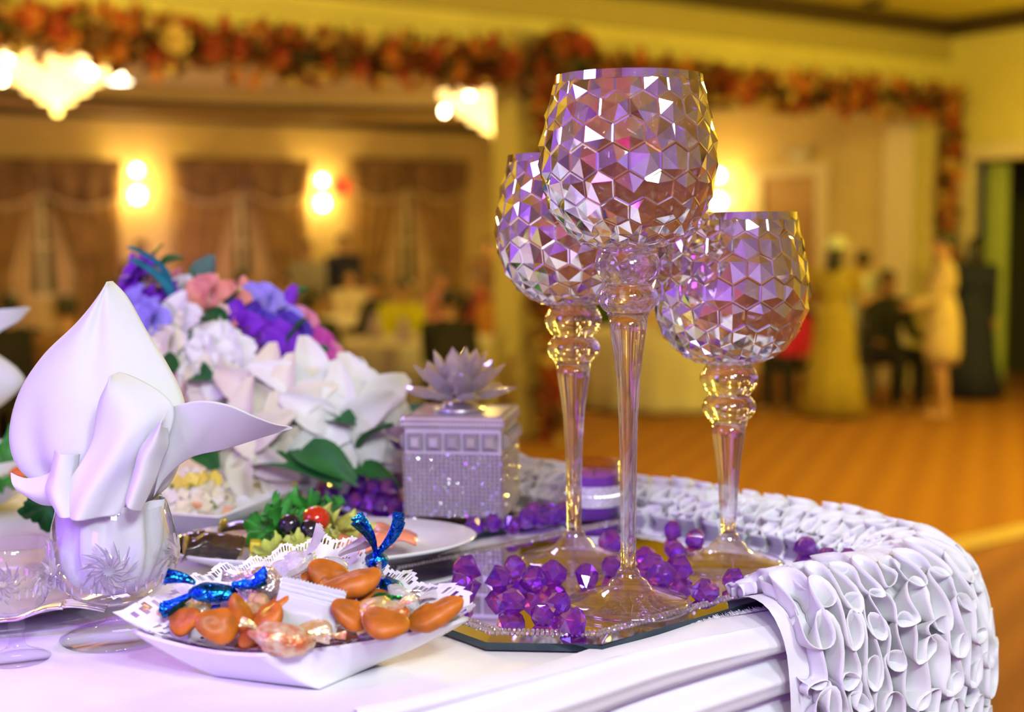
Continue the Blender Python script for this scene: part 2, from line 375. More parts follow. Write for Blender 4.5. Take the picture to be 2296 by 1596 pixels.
# wall sconces
BULB = mat('sconce_bulb', (1, .86, .45), emit=(1.0, .74, .30), estr=34)
def sconce(p, rz, lab):
    r = empty('wall_sconce', p, rz, lab, 'sconce', 'lit wall sconces in the dining hall')
    MB().add(lathe([(0, 0), (.06, 0), (.05, .03), (0, .035)], 16), Matrix.Rotation(pi / 2, 4, 'X')).build('backplate', GOLDT, r)
    MB().add(tube([(0, -.02, -.02), (0, -.1, -.05), (0, -.13, .0), (0, -.13, .06)], .012, 8)).build('arm', GOLDT, r)
    MB().add(ell(.055, .055, .06, (0, -.13, .17), 16, 10)).build('bulb', BULB, r)
    MB().add(ell(.075, .06, .085, (0, -.13, -.15), 16, 10)).build('shade', BULB, r)
for px, py, fn, rz, lab in ((300, 412, on_far, ANG, 'lit two-globe wall sconce between the curtained windows under the big chandelier'), (714, 432, on_far, ANG, 'lit two-globe wall sconce between the second and third curtained windows'),
                       (1628, 425, on_end, ANG - pi / 2, 'lit two-globe wall sconce beside the tan door')):
    q = fn(px, py); sconce(ROOM @ q, rz, lab)
    pp = ROOM @ (q + (Vector((0, -.35, 0)) if fn is on_far else Vector((-.35, 0, 0))))
    point('sconce_light', pp, 26, (1, .66, .14), .08)
# curtained windows on the far wall
VAL = mat('brown_valance', (.20, .11, .05), .9, var=.25, scale=6)
CURT = mat('brown_curtain', (.30, .17, .06), .9, var=.2, scale=5)
SHEER = mat('sheer_curtain', (.52, .36, .20), .9, var=.1, scale=4)
NIGHT = mat('night_pane', (.012, .016, .016), .3, var=.2)
for i, px in enumerate((90, 535, 905)):
    q = on_far(px, 500); a = q.x; wd = .95; zt = on_far(px, 365).z
    wn = empty('window_%d' % (i + 1)); tag(wn, kind=STRUCT)
    slab('window_frame', TRIM, a - .6, a + .6, FD - .05, FD - .01, .95, zt - .1, wn)
    for s in (-1, 1):
        for zz in (1.0, 1.62): slab('pane', NIGHT, a + s * .3 - .26, a + s * .3 + .26, FD - .06, FD - .045, zz, zz + .58, wn)
    def swag(s):
        def fn(u, v):       # tied-back panel: wide at the top, gathered low at the side
            z = lerp(zt, .5, v); k = (1 - v) ** .7 if v < .65 else (1 - .65) ** .7 + (v - .65) * .35
            inner_x = s * lerp(.78, .03, k); outer_x = s * .98
            x = lerp(outer_x, inner_x, u); return R3(a + x, FD - .16 + .035 * sin(u * 26 + v * 2), z)
        return fn
    lb = ['first', 'second', 'third'][i]
    cu = empty('curtain', R3(a, FD - .1, .5), 0, ['brown tied-back curtains with fringed valance behind the big chandelier', 'brown tied-back curtains with fringed valance between the two far-wall sconces', 'brown tied-back curtains with fringed valance near the floral post'][i], 'curtain', 'curtains of the dining hall windows')
    off = Matrix.Translation(-Vector(R3(a, FD - .1, .5)))
    for s in (-1, 1):
        mod_solid(MB().add(grid(swag(s), 30, 24), off).build('curtain_panel', CURT, cu), .006)
        def shf(u, v, s=s):
            z = lerp(zt - .5, .6, v); x = s * lerp(.04 + .22 * v * (1 - .5 * v), .85, u * (.10 + .90 * v)); return R3(a + x, FD - .085 + .015 * sin(u * 30), z)
        MB().add(grid(shf, 24, 12), off).build('sheer_panel', SHEER, cu)
        def vf(u, v, s=s):
            x = lerp(0.03, 1.0, u) * s; drop = .42 + .16 * sin(pi * u); return R3(a + x, FD - .24 + .03 * sin(u * 20) * v, zt + .05 - drop * v)
        mod_solid(MB().add(grid(vf, 30, 8), off).build('valance', VAL, cu), .01)
        def fr(u, v, s=s):
            x = lerp(0.03, 1.0, u) * s; drop = .42 + .16 * sin(pi * u); return R3(a + x, FD - .245, zt + .05 - drop - .09 * v * (.7 + .3 * sin(u * 90)))
        MB().add(grid(fr, 90, 2), off).build('fringe', SHEER, cu)
p = loc_room(HIT(765, 420, R3(0, FD, 0), V))
tag(MB().add(box(.3, .06, .2), ROOM @ Matrix.Translation(Vector((p.x, FD - .05, p.z)))).build('exit_sign', mat('exit_red', (.5, .03, .02), emit=(1, .05, .03), estr=.5), smooth=False), 'small red lit sign on the far wall by a sconce', 'sign')
# chandeliers
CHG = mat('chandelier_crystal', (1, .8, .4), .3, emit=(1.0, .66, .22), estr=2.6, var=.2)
CHB = mat('chandelier_bulb', (1, .9, .6), emit=(1, .82, .45), estr=30)
def chandelier(c, R, hgt, lab):
    r = empty('chandelier', c, 0, lab, 'chandelier', 'crystal chandeliers of the dining hall')
    for k in range(5):
        t0, t1 = k / 5, (k + 1) / 5
        rr = lambda t: R * (1 - t ** 1.25) + .02
        MB().add(lathe([(rr(t0), hgt * (.72 - .72 * t0)), (rr(t0) * .99, hgt * (.72 - .72 * t0) - hgt * .1), (rr(t1) * 1.02, hgt * (.72 - .72 * t1))], 48, wav=lambda a, r_, z: .03 * sin(24 * a))).build('crystal_tier', CHG, r)
    MB().add(lathe([(R * 1.02, hgt * .70), (R * 1.05, hgt * .74), (R, hgt * .80), (R * .5, hgt * .95), (.12, hgt), (0, hgt)], 40)).build('crown', GOLDT, r)
    MB().add(ell(.05, .05, .07, (0, 0, -.02), 10, 6)).build('finial', CHG, r)
    for k in range(14):
        a = 2 * pi * k / 14 + .2; q = (.62 + .3 * (k % 3 == 0)) * R
        MB().add(ell(.035, .035, .05, (0, 0, 0), 10, 6)).build('bulb', CHB, r, loc=(cos(a) * q * 1.05, sin(a) * q * 1.05, hgt * (.42 + .2 * (k % 2))))
    MB().add(tube([(0, 0, hgt), (0, 0, hgt + .2)], .02)).build('stem', GOLDT, r)
c1 = D(128, 236, 12.4); chandelier(c1, .58, .62, 'large glowing crystal chandelier hung before the windows')
c2 = D(1112, 300, 15.6); chandelier(c2, .64, .66, 'glowing crystal chandelier partly hidden by the floral post')
point('chandelier_light', c1 + Vector((0, 0, -.35)), 120, (1, .66, .18), .3)
point('chandelier_light', c2 + Vector((0, 0, -.35)), 120, (1, .66, .16), .3)
q = W(268, 182, FZ - .02)
tag(MB().add(lathe([(0, -.015), (.1, -.015), (.12, 0), (0, .0)], 20)).build('downlight', mat('downlight_lens', (1, .95, .8), emit=(1, .92, .62), estr=9), loc=q), 'small round recessed downlight beside the big chandelier', 'downlight')
area('dining_violet_uplight', R3(-5.5, FD - 1.2, .7), R3(-6, FD, 3.0), .8, 14, (.85, .35, .75))
# ------------------------------------------------------------ floral garlands
GL = [mat('garland_orange', (.50, .16, .02), .8, var=.3), mat('garland_red', (.30, .04, .01), .8, var=.3), mat('garland_brown', (.13, .05, .01), .8, var=.3), mat('garland_cream', (.60, .40, .12), .8, var=.2), mat('garland_leaf', (.05, .045, .01), .8, var=.3)]
def leafmesh(name, L, wd, m, curl=.2):
    def fn(u, v):
        x = (u - .5) * 2 * wd * sin(pi * min(1, v * .96 + .02)) ** .8; return (x, v * L, curl * L * v * v - abs(x) * .3)
    return MB().add(grid(fn, 5, 7)).mesh(name, m)
def bloommesh(name, R, m, n=6, cup=.5):
    mb = MB()
    for ring, (k, cc) in enumerate(((1, cup), (.62, cup * 1.8))):
        for i in range(n):
            a = 2 * pi * i / n + ring * .5
            def fn(u, v):
                x = (u - .5) * R * k * 1.05 * sin(pi * (.12 + .8 * v)); y = R * k * (.12 + .88 * v); return (x, y, cc * y * v + .1 * abs(x))
            mb.add(grid(fn, 4, 4), Matrix.Rotation(a, 4, 'Z'))
    mb.add(ell(R * .18, R * .18, R * .16, (0, 0, R * .12), 8, 5)); return mb.mesh(name, m)
random.seed(5)
GBLOOM = [bloommesh('blossom', .085, m) for m in (GL[0], GL[1], GL[3], GL[2])]
def garland(name, pts, rad, nleaf, nbloom, lab, stemr=.05):
    r = empty(name, pts[0], 0, lab, 'garland', 'silk flower garlands around the opening'); o = Vector(pts[0])
    P = [Vector(p) - o for p in pts]
    MB().add(tube([poly(P, i / 20) for i in range(21)], stemr, 8)).build('vine', GL[4], r)
    for ci in range(4):
        mb = MB()
        for k in range(nleaf // 4):
            p = poly(P, random.random()); q = Vector((random.gauss(0, 1), random.gauss(0, 1), random.gauss(0, 1))).normalized()
            L = random.uniform(.10, .17)
            M = Matrix.Translation(p + q * rad * random.uniform(.3, .8)) @ q.to_track_quat('Y', 'Z').to_matrix().to_4x4()
            mb.add(grid(lambda u, v: ((u - .5) * .09 * sin(pi * (.03 + .95 * v)), v * L, .2 * L * v * v), 3, 4), M)
        lf = mb.build('foliage', GL[(ci + 1) % 5 if ci < 3 else 0], r); lf['kind'] = 'stuff'
    for k in range(nbloom):
        t = (k + random.random()) / nbloom; p = poly(P, t); q = Vector((random.gauss(0, .5), -1, random.gauss(0, .6))).normalized()
        b = link('blossom', GBLOOM[random.choice((0, 0, 1, 1, 2, 3, 3))], r, p + q * rad * .7)
        b.rotation_euler = q.to_track_quat('Z', 'Y').to_euler(); s = random.uniform(.7, 1.25); b.scale = (s, s, s)
    return r
gz = HB + .05
garland('floral_garland', [R3(a, -.22, gz + .03 * sin(a * 3)) for a in (-11.5, -10, -8.5, -7, -5.6)], .19, 1000, 90, 'orange and red silk flower garland along the opening above the big chandelier')
garland('floral_garland', [R3(a, -.22, gz + .02 * sin(a * 3)) for a in (-5.1, -4, -2.8, -1.4, -.05)], .17, 900, 70, 'red silk flower garland along the opening beyond the floral post')
garland('floral_garland', [R3(-.06, -.2, z) for z in (2.95, 2.4, 1.8, 1.2, .6, .1)], .13, 420, 30, 'dark red silk flower garland hanging beside the doorway')
po = loc_room(HIT(1190, 500, R3(0, 0, 0), V))
px_ = po.x
slab('column_1', WALLC, px_ - .17, px_ + .17, -.05, .3, 0, HB + .02)
garland('floral_garland', [R3(px_ + .03 * sin(z * 4), -.26, z) for z in (2.9, 2.3, 1.7, 1.1, .5, .1)], .17, 620, 46, 'orange and red silk flower garland climbing the post of the opening')
fb = empty('floral_bouquet', R3(px_ + .1, -.36, HB + .12), 0, 'round dark red silk bouquet on top of the floral post', 'bouquet')
for k in range(60):
    q = Vector((random.gauss(0, 1), random.gauss(0, 1), random.gauss(0, 1))).normalized(); qq = q * .22
    b = link('blossom', GBLOOM[random.choice((1, 1, 0, 3, 3, 3))], fb, qq); b.rotation_euler = q.to_track_quat('Z', 'Y').to_euler(); s = random.uniform(.8, 1.4); b.scale = (s, s, s)
MB().add(ell(.2, .2, .22)).build('moss_ball', GL[4], fb)
# ============================================================ guests, tables and chairs in the hall
SKIN = [mat('skin_warm', (.50, .26, .14), .55, var=.05, scale=15), mat('skin_tan', (.36, .17, .08), .55, var=.05, scale=15)]
HAIR = mat('hair_black', (.012, .009, .007), .5, var=.3, scale=80)
HAIRB = mat('hair_brown', (.07, .03, .012), .5, var=.3, scale=80)
def fabric(name, col): return mat('fabric_' + name, col, .85, var=.12, scale=8, bump=.1, bscale=200)
def remesh(o, vx):
    m = o.modifiers.new('remesh', 'REMESH'); m.mode = 'VOXEL'; m.voxel_size = vx; m.use_smooth_shade = True
    m = o.modifiers.new('smooth', 'SMOOTH'); m.factor = .5; m.iterations = 3; return o
def person(loc, rz, h, lab, pose='stand', top=None, bottom=None, sleeves='long', dress=None, hem=.06, hair='short', hairm=None, skin=0, arms=((-.02, -.1), (.02, -.1)), lean=0, headturn=0, hat=None, group=None):
    k = h / 1.7; r = empty('person', loc, rz, lab, 'person', group); sk = SKIN[skin]
    st = pose == 'stand'; pz = .93 if st else .53
    tz = pz - .93                                    # torso shift
    Lm = Matrix.Translation((0, 0, pz)) @ Matrix.Rotation(lean, 4, 'X') @ Matrix.Translation((0, 0, -pz))
    def X(p): return Lm @ Vector((p[0], p[1], p[2] + tz))
    sc = Matrix.Scale(k, 4)
    body = MB()
    def cap(mb, a, b, ra, rb): mb.add(capsule(a, b, ra, rb), sc)
    def elp(mb, c, rx, ry, rz_): mb.add(ell(rx, ry, rz_, c), sc @ Lm @ Matrix.Translation((0, 0, tz)))
    tors = [((0, 0, 1.27), .165, .105, .18), ((0, 0, 1.06), .135, .092, .15), ((0, .005, .93), .165, .115, .13)]
    for c, a, b, d in tors: elp(body, c, a, b, d)
    elp(body, (0, 0, 1.385), .17, .07, .06)
    cap(body, X((0, .01, 1.38)), X((0, -.005, 1.5)), .055, .05)
    hd = (0, -.015, 1.585)
    HM = sc @ Lm @ Matrix.Translation((0, 0, tz)) @ Matrix.Translation(hd) @ Matrix.Rotation(headturn, 4, 'Z')
    body.add(ell(.074, .092, .112), HM); body.add(ell(.05, .055, .06, (0, -.035, -.065)), HM)          # skull, jaw
    body.add(capsule((0, -.09, .012), (0, -.108, -.022), .011, .015), HM)                              # nose
    body.add(ell(.026, .012, .009, (0, -.09, -.055)), HM)                                              # mouth
    body.add(ell(.06, .02, .014, (0, -.078, .028)), HM)                                                # brow
    for s in (-1, 1): body.add(ell(.012, .022, .03, (s * .078, .005, -.005)), HM)
    limbs = []
    for s in (-1, 1):
        hip = X((s * .088, 0, .90))
        kn, an = (Vector((s * .095, -.02, .49)), Vector((s * .1, .02, .085))) if st else (Vector((s * .11, -.44, .5)), Vector((s * .12, -.42, .085)))
        cap(body, hip, kn, .082, .056); cap(body, kn, an, .055, .036); toe = an + Vector((s * .02, -.15, -.05)); cap(body, an + Vector((0, .02, -.04)), toe, .036, .028)
        sh = X((s * .19, 0, 1.375)); ax, ay = arms[0 if s < 0 else 1]
        el_ = X((s * .19 + ax * 1.0, ay * 1.0 + .0, 1.10)) if st or True else None
        if isinstance(ay, (int, float)):
            wr = X((s * .20 + ax * 2, ay * 2.6, .88 if ay > -.09 else 1.03 + min(.25, (-ay - .09) * 1.6)))
        cap(body, sh, el_, .05, .04); cap(body, el_, wr, .04, .027)
        d = (wr - el_).normalized(); side = d.cross(Vector((0, 0, 1)) if abs(d.z) < .8 else Vector((0, 1, 0))).normalized()
        palm = wr + d * .075; body.add(capsule(wr, palm, .026, .03), sc)
        nrm = side.cross(d)
        for fi, fl in enumerate((.062, .074, .07, .054)):
            b0 = palm + side * (fi - 1.5) * .019; b1 = b0 + d * fl * .55 + nrm * .006; b2 = b1 + d * fl * .45 + nrm * .022
            cap(body, b0, b1, .0095, .009); cap(body, b1, b2, .009, .0075)
        t0 = wr + d * .03 + side * -s * .025; t1 = t0 + d * .03 - side * s * .03; cap(body, t0, t1, .011, .010); cap(body, t1, t1 + d * .03, .010, .008)
        limbs.append((hip, kn, an, sh, el_, wr))
    remesh(body.build('body', sk, r), .0115)
    for s in (-1, 1): MB().add(ell(.011, .006, .008, (s * .032, -.089, .008), 8, 6), HM).build('eye', mat('eye_dark', (.02, .015, .01), .2), r)
    g = .014
    if top or dress:
        m = top or dress; cl = MB()
        for c, a, b, d in tors: elp(cl, c, a + g, b + g, d + (g if c[2] > 1 else .02))
        elp(cl, (0, 0, 1.385), .17 + g, .07 + g, .06 + g)
        for (hip, kn, an, sh, e2, wr) in limbs:
            if sleeves != 'none': cap(cl, sh, lerp(sh, e2, .55) if sleeves == 'short' else e2, .05 + g, .045 + g)
            if sleeves == 'long': cap(cl, e2, lerp(e2, wr, .93), .04 + g, .03 + g)
        remesh(cl.build('jacket' if top else 'bodice', m, r), .014)
    if bottom:
        cl = MB(); elp(cl, (0, .005, .93), .165 + g, .115 + g, .13)
        for (hip, kn, an, *_) in limbs: cap(cl, hip, kn, .082 + g, .062 + g); cap(cl, kn, lerp(kn, an, .97), .06 + g, .05 + g)
        remesh(cl.build('trousers', bottom, r), .014)
    if dress:
        if st:
            prof = [(.135 + g, 1.08), (.15 + g, 1.0), (.19, .9), (.2, .75), (.2 + (.06 if hem < .2 else 0), lerp(.75, hem, .6)), (.2 + (.12 if hem < .2 else -.02), hem)]
            o = MB().add(lathe(prof, 48, 1, .78, wav=lambda a, q, z: .05 * sin(9 * a) * max(0, 1 - z)), sc @ Matrix.Translation((0, 0, 0))).build('skirt', dress, r); mod_solid(o, .006)
        else:
            cl = MB(); 
            for (hip, kn, an, *_) in limbs: cap(cl, hip, kn, .1, .09); cap(cl, kn, lerp(kn, an, .7), .08, .08)
            elp(cl, (0, -.1, .93), .18, .2, .11); remesh(cl.build('skirt', dress, r), .016)
    hm = hairm or HAIR; hb = MB()
    hb.add(ell(.084, .1, .1, (0, .014, .03)), HM)
    if hair == 'bun': hb.add(ell(.05, .05, .05, (0, .1, .07)), HM)
    if hair == 'long': hb.add(ell(.085, .06, .15, (0, .06, -.09)), HM)
    hv = [tuple(q) for q in hb.v]; o = remesh(hb.build('hair', hm, r), .014)
    if hat:
        mb = MB().add(lathe([(.0, .15), (.06, .15), (.09, .12), (.1, .06), (.16, .05), (.17, .04)], 24), HM); mod_solid(mb.build('hat', hat, r), .006)
    return r
def chair(loc, rz, lab, m, grp='banquet chairs in the dining hall'):
    r = empty('banquet_chair', loc, rz, lab, 'chair', grp); fr = mat('chair_frame', (.03, .02, .015), .4, .3)
    mod_bevel(MB().add(box(.42, .42, .07, (0, 0, .455))).build('seat', m, r, False), .015)
    mod_bevel(MB().add(grid(lambda u, v: ((u - .5) * (.40 - .06 * v * v), .21 + .09 * v, .55 + .42 * v - .08 * (2 * u - 1) ** 2 * v), 9, 8)).build('backrest', m, r), .005); mod_solid(r.children[-1], .05)
    for sx in (-1, 1):
        for sy in (-1, 1):
            top = (sx * .19, sy * .19, .44) if sy < 0 else (sx * .19, .22, .6); MB().add(tube([(sx * .2, sy * .21, 0), top], .014)).build('leg', fr, r)
    return r
CHM = mat('chair_black_cover', (.015, .013, .014), .8, var=.2)
CLOTH2 = mat('banquet_cloth', (.66, .58, .42), .85, var=.04, scale=5)
def round_table(loc, R, lab, clab, cloth=None):
    r = empty('round_table', loc, 0, lab, 'table', 'round banquet tables of the hall')
    MB().add(lathe([(0, .70), (R - .02, .70), (R - .01, .715), (R - .02, .73), (0, .73)], 40)).build('tabletop', BROWN, r)
    MB().add(lathe([(0, 0), (.3, 0), (.28, .04), (.06, .1), (.06, .7), (0, .7)], 20)).build('pedestal', BROWN, r)
    c = MB().add(lathe([(0, .742), (R * .9, .742), (R, .738), (R + .012, .72), (R + .02, .5), (R + .05, .1), (R + .06, .02)], 96, wav=lambda a, q, z: (.045 * sin(14 * a) + .02 * sin(5 * a)) * max(0, (.72 - z))))
    o = c.build('tablecloth', cloth or CLOTH2, loc=loc); tag(o, clab, 'tablecloth', 'tablecloths of the hall tables'); mod_solid(o, .004); return r
F_ = {n: fabric(n, c) for n, c in dict(black=(.008, .008, .010), gold=(.38, .27, .035), beige=(.62, .44, .24), navy=(.010, .013, .045), yellow=(.62, .55, .01), red=(.85, .03, .09), orange=(.5, .2, .03), brown=(.16, .07, .03), cream=(.6, .48, .3), grey=(.25, .22, .18), rose=(.45, .18, .14), white=(.65, .62, .5)).items()}
def ft(px, py): p = W(px, py, 0); return Vector((p.x, p.y, 0))
def face(p, toward): d = Vector(toward) - Vector(p); return atan2(d.y, d.x) + pi / 2
# standing group by the doorway
g1 = 'guests standing by the doorway'
person(ft(1868, 935), radians(150), 1.62, 'person with white hat in long gold dress standing before the tan door', dress=F_['gold'], sleeves='short', hem=.04, hair='long', hat=F_['white'], arms=((-.03, -.16), (.05, -.2)), group=g1)
person(ft(1930, 900), radians(200), 1.5, 'person in pale top half hidden behind the gold dress', top=F_['white'], bottom=F_['grey'], arms=((.02, -.12), (.02, -.12)), group=g1, skin=1)
p = ft(1985, 905); person(p, radians(15), 1.72, 'person in black suit seated between the gold and the beige dress', pose='sit', top=F_['black'], bottom=F_['black'], group=g1, skin=1)
chair(p + Vector((0, .05, 0)), radians(15), 'black chair under the seated person in black suit', CHM)
person(ft(2110, 938), radians(-100), 1.68, 'person in short beige dress standing with folded arms', dress=F_['beige'], hem=.52, hair='bun', arms=((.05, -.10), (-.05, -.10)), group=g1)
person(ft(2178, 895), radians(160), 1.62, 'person in long navy dress standing behind the beige dress', dress=F_['navy'], hem=.05, sleeves='long', hair='long', arms=((0, -.05), (0, -.05)), group=g1)
p = ft(1772, 915); person(p, radians(-30), 1.5, 'person in bright red jacket seated beside the gold dress', pose='sit', top=F_['red'], bottom=F_['black'], hair='short', group=g1, lean=radians(8), hairm=HAIRB)
chair(p + Vector((0, .06, 0)), radians(-30), 'black chair holding the person in red', CHM)
# dining tables
RT = .75
def tab(px, dist, near):
    p = D(px, 700, dist); p = Vector((p.x, dist, 0)); round_table(p, RT, 'round dining table ' + near, 'cream cloth on the round table ' + near); return p
ta = tab(950, 12.3, 'behind the crystal lotus'); tb = tab(1470, 13.2, 'seen between the goblet stems'); tc_ = tab(560, 13.5, 'behind the flower centrepiece'); td = tab(60, 12.0, 'behind the tall napkin'); te = tab(800, 15.6, 'below the third curtained window')
g2 = 'guests seated at the hall tables'
DR = fabric('dark_red', (.22, .02, .01))
def seat(tb_, deg, lab, top, bottom='black', h=1.66, **kw):
    a = radians(deg); p = tb_ + Vector((cos(a), sin(a), 0)) * (RT + .70); rz = face(p, tb_)
    person(p, rz, h, lab, pose='sit', group=g2, arms=((.03, -.12), (-.03, -.12)), top=F_[top] if isinstance(top, str) else top, bottom=F_[bottom], **kw)
    chair(p + Vector((-sin(rz), cos(rz), 0)) * .06, rz, 'black chair under the ' + lab.replace(' seated', '', 1), CHM)
seat(ta, -125, 'person in black jacket seated back to the stage by the lotus table', 'black', hairm=HAIRB)
seat(ta, 103, 'person in bright yellow top seated across the lotus table', 'yellow', lean=radians(10))
seat(ta, 62, 'person in orange top seated across the lotus table', 'orange', 'brown', hairm=HAIRB)
seat(ta, -78, 'person in black suit seated nearest the floral post', 'black')
seat(tb, 112, 'person in dark green top seated at the table between the goblets', fabric('green', (.05, .08, .01)))
seat(tb, 60, 'person in grey jacket seated at the table between the goblets', 'grey', skin=1)
seat(te, 100, 'person in cream top seated before the third window', 'cream', 'brown')
seat(te, 50, 'person in rose top seated before the third window', 'rose', skin=1)
seat(te, 165, 'person in navy suit seated near the second sconce', 'navy')
seat(te, 8, 'person in dark red top seated near the floral post', DR, hairm=HAIRB)
seat(tc_, -95, 'person in black top seated right behind the flowers', 'black')
seat(tc_, 85, 'person in brown jacket seated below the second window', 'brown', skin=1)
seat(tc_, 140, 'person in navy top with hair bun seated near the first sconce', 'navy', hair='bun')
seat(tc_, 35, 'person in charcoal top seated behind the flowers', fabric('charcoal', (.04, .035, .035)))
seat(td, -88, 'person in rose blouse seated back to the stage', 'rose', hairm=HAIRB)
seat(td, -42, 'person in dark red top seated behind the napkin peak', DR)
seat(td, 18, 'person in black jacket seated behind the napkin peak', 'black')
seat(td, 75, 'person in olive jacket seated below the first window', fabric('olive', (.14, .13, .05)), skin=1)
seat(td, 125, 'person in black suit seated below the first window', 'black')
for px, d_, tb_, lab, top in ((22, 10.2, td, 'person in black jacket seated outermost behind the second napkin', 'black'), (150, 9.8, td, 'person in dark brown jacket seated back turned near the napkin peak', 'brown'), (690, 10.3, tc_, 'person in black clothes seated with back turned right of the flowers', 'black')):
    q = D(px, 700, d_); q = Vector((q.x, d_, 0)); rz = face(q, tb_); person(q, rz, 1.68, lab, pose='sit', group=g2, arms=((.03, -.12), (-.03, -.12)), top=F_[top], bottom=F_['black'])
    chair(q + Vector((-sin(rz), cos(rz), 0)) * .06, rz, 'black chair under the ' + lab.replace(' seated', '', 1), CHM)
for px, d_, rz, h, lab, top in ((770, 18.3, 10, 1.7, 'person in navy clothes standing before the third window', 'navy'), (318, 17.0, -10, 1.66, 'person in charcoal clothes standing under the first sconce', None), (1096, 17.2, -10, 1.64, 'person in brown clothes standing beside the floral post', 'brown'), (690, 17.2, 20, 1.62, 'person in dark grey clothes standing under the second sconce', 'grey')):
    person(Vector((D(px, 600, d_).x, d_, 0)), radians(rz), h, lab, top=F_[top] if top else fabric('charcoal', (.04, .035, .035)), bottom=F_['black'], arms=((0, -.04), (0, -.04)))
# folded napkins and glasses set on the hall tables
LIL = mat('lilac_napkin', (.42, .30, .42), .9, var=.1); tw = .742
def cone_napkin(px, dist, z, lab):
    p = D(px, 700, dist); o = MB().add(lathe([(.07, 0), (.075, .02), (.055, .12), (.02, .22), (0, .24)], 16, wav=lambda a, q, zz: .12 * sin(5 * a))).build('folded_napkin', LIL, loc=(p.x, p.y, z))
    tag(o, lab, 'napkin', 'lilac napkins on the hall tables')
cone_napkin(905, ta.y - .35, .745, 'lilac folded napkin standing before the yellow-clad guest')
cone_napkin(840, ta.y + .15, .745, 'lilac folded napkin standing at the edge of the lotus table')
cone_napkin(1500, tb.y - .3, .745, 'lilac folded napkin standing on the table between the goblets')
cone_napkin(40, td.y - .3, .745, 'lilac folded napkin standing on the table behind the tall napkin')
# ============================================================ the head table on the stage
OUT = [(-1.75, -.17), (-.97, .30), (-.10, .815), (.10, .945), (.225, 1.015), (.305, 1.065), (.345, 1.12), (.335, 1.185), (.24, 1.30), (.13, 1.395), (.0, 1.52), (-.17, 1.70), (-.35, 1.87)]
BACK = [(-1.15, 1.40), (-1.85, .98)]
tbl = empty('head_table', (-.6, 1.0, STAGE), 0, 'long head table hidden under white cloth on the stage', 'table')
loc0 = Vector((-.6, 1.0, STAGE))
top = [Vector((x, y, T - .006)) - loc0 for x, y in OUT + BACK]; n = len(top)
mod_solid(MB().add((top, [tuple(range(n))])).build('tabletop', BROWN, tbl, False), .03, -1)
for x, y in ((.05, 1.15), (-.25, 1.6), (-1.4, .25), (-1.55, .9)):
    MB().add(tube([Vector((x, y, STAGE)) - loc0, Vector((x, y, T - .03)) - loc0], .025, 10)).build('leg', SILVER, tbl)
cl = empty('tablecloth', (-.6, 1.0, STAGE), 0, 'white lavender-lit tablecloth with draped front and ruffled edge', 'tablecloth')
def dens(pts, k=10):
    m = len(pts) - 1; return [poly(pts, i / (m * k)) for i in range(m * k + 1)]
od = [Vector((p.x, p.y)) for p in dens([Vector((*p, 0)) for p in OUT], 8)]
full = [Vector((p.x, p.y, T)) - loc0 for p in od] + [Vector((x, y, T)) - loc0 for x, y in BACK]
MB().add((full, [tuple(range(len(full)))])).build('cloth_top', WHITE_CLOTH, cl, False)
# arc-length path with outward normals
acc = [0.0]
for a, b in zip(od, od[1:]): acc.append(acc[-1] + (b - a).length)
def path(s):
    s = max(0, min(acc[-1] - 1e-6, s)); lo = 0; hi = len(acc) - 1
    while hi - lo > 1:
        m = (lo + hi) // 2
        if acc[m] <= s: lo = m
        else: hi = m
    t = (s - acc[lo]) / max(1e-9, acc[hi] - acc[lo]); p = od[lo].lerp(od[hi], t); d = (od[min(hi + 1, len(od) - 1)] - od[max(lo - 1, 0)]).normalized()
    return p, Vector((d.y, -d.x)), d
def s_of(x, y): return min(range(len(od)), key=lambda i: (od[i] - Vector((x, y))).length)
s_r0 = acc[s_of(.205, 1.0)]; s_r1 = acc[-1]
# draped front: slanting folds gathered towards the ruffle
def skirt(u, v):
    s = lerp(0, s_r0 + .05, u); p, nn, d = path(s); L = s_r0 - s
    z = -.80 * v ** 1.25 * (.95); near = max(0, min(1, 1 - L / .9))
    ph = (z * -1) * lerp(70, 190, near ** 1.5) - L * 9 + 1.2 * nz(s * 3, v * 4) + 2.2 * nz(s * 1.1, 7)
    amp = .010 * min(1, v * 30) * (1 - .5 * v)
    off = .004 + amp * (1 + sin(ph) + .35 * sin(2 * ph + 1)) + .05 * v
    q = p + nn * off; return Vector((q.x, q.y, T + .001 + z)) - loc0
MB().add(grid(skirt, 160, 300)).build('front_drape', WHITE_CLOTH, cl)
# overlapping cloth layer on the top near the front edge, with a frayed hem
def band(u, v):
    s = lerp(acc[s_of(-.1, .815)], s_r0 + .02, u); p, nn, d = path(s); q = p - nn * lerp(.012 + .010 * sin(s * 9), .0, v) + nn * .004 * v; return Vector((q.x, q.y, T + .0035 - .003 * v * v + .0006 * sin(s * 60))) - loc0
MB().add(grid(band, 90, 5)).build('hem_band', WHITE_CLOTH, cl)
mb = MB(); random.seed(2)
for k in range(420):
    s = lerp(s_r0 - .13, s_r0 + .015, random.random()); p, nn, d = path(s); q = p - nn * (.012 + .010 * sin(s * 9)); L = random.uniform(.003, .007); a = random.uniform(-.5, .5)
    e2 = q - nn * L * cos(a) + d * L * sin(a)
    mb.add(tube([Vector((q.x, q.y, T + .004)) - loc0, Vector((e2.x, e2.y, T + .0035 + random.uniform(-.001, .003))) - loc0], [.0004, .0002], 3, False))
fr = mb.build('frayed_hem', WHITE_CLOTH, cl); fr['kind'] = 'stuff'
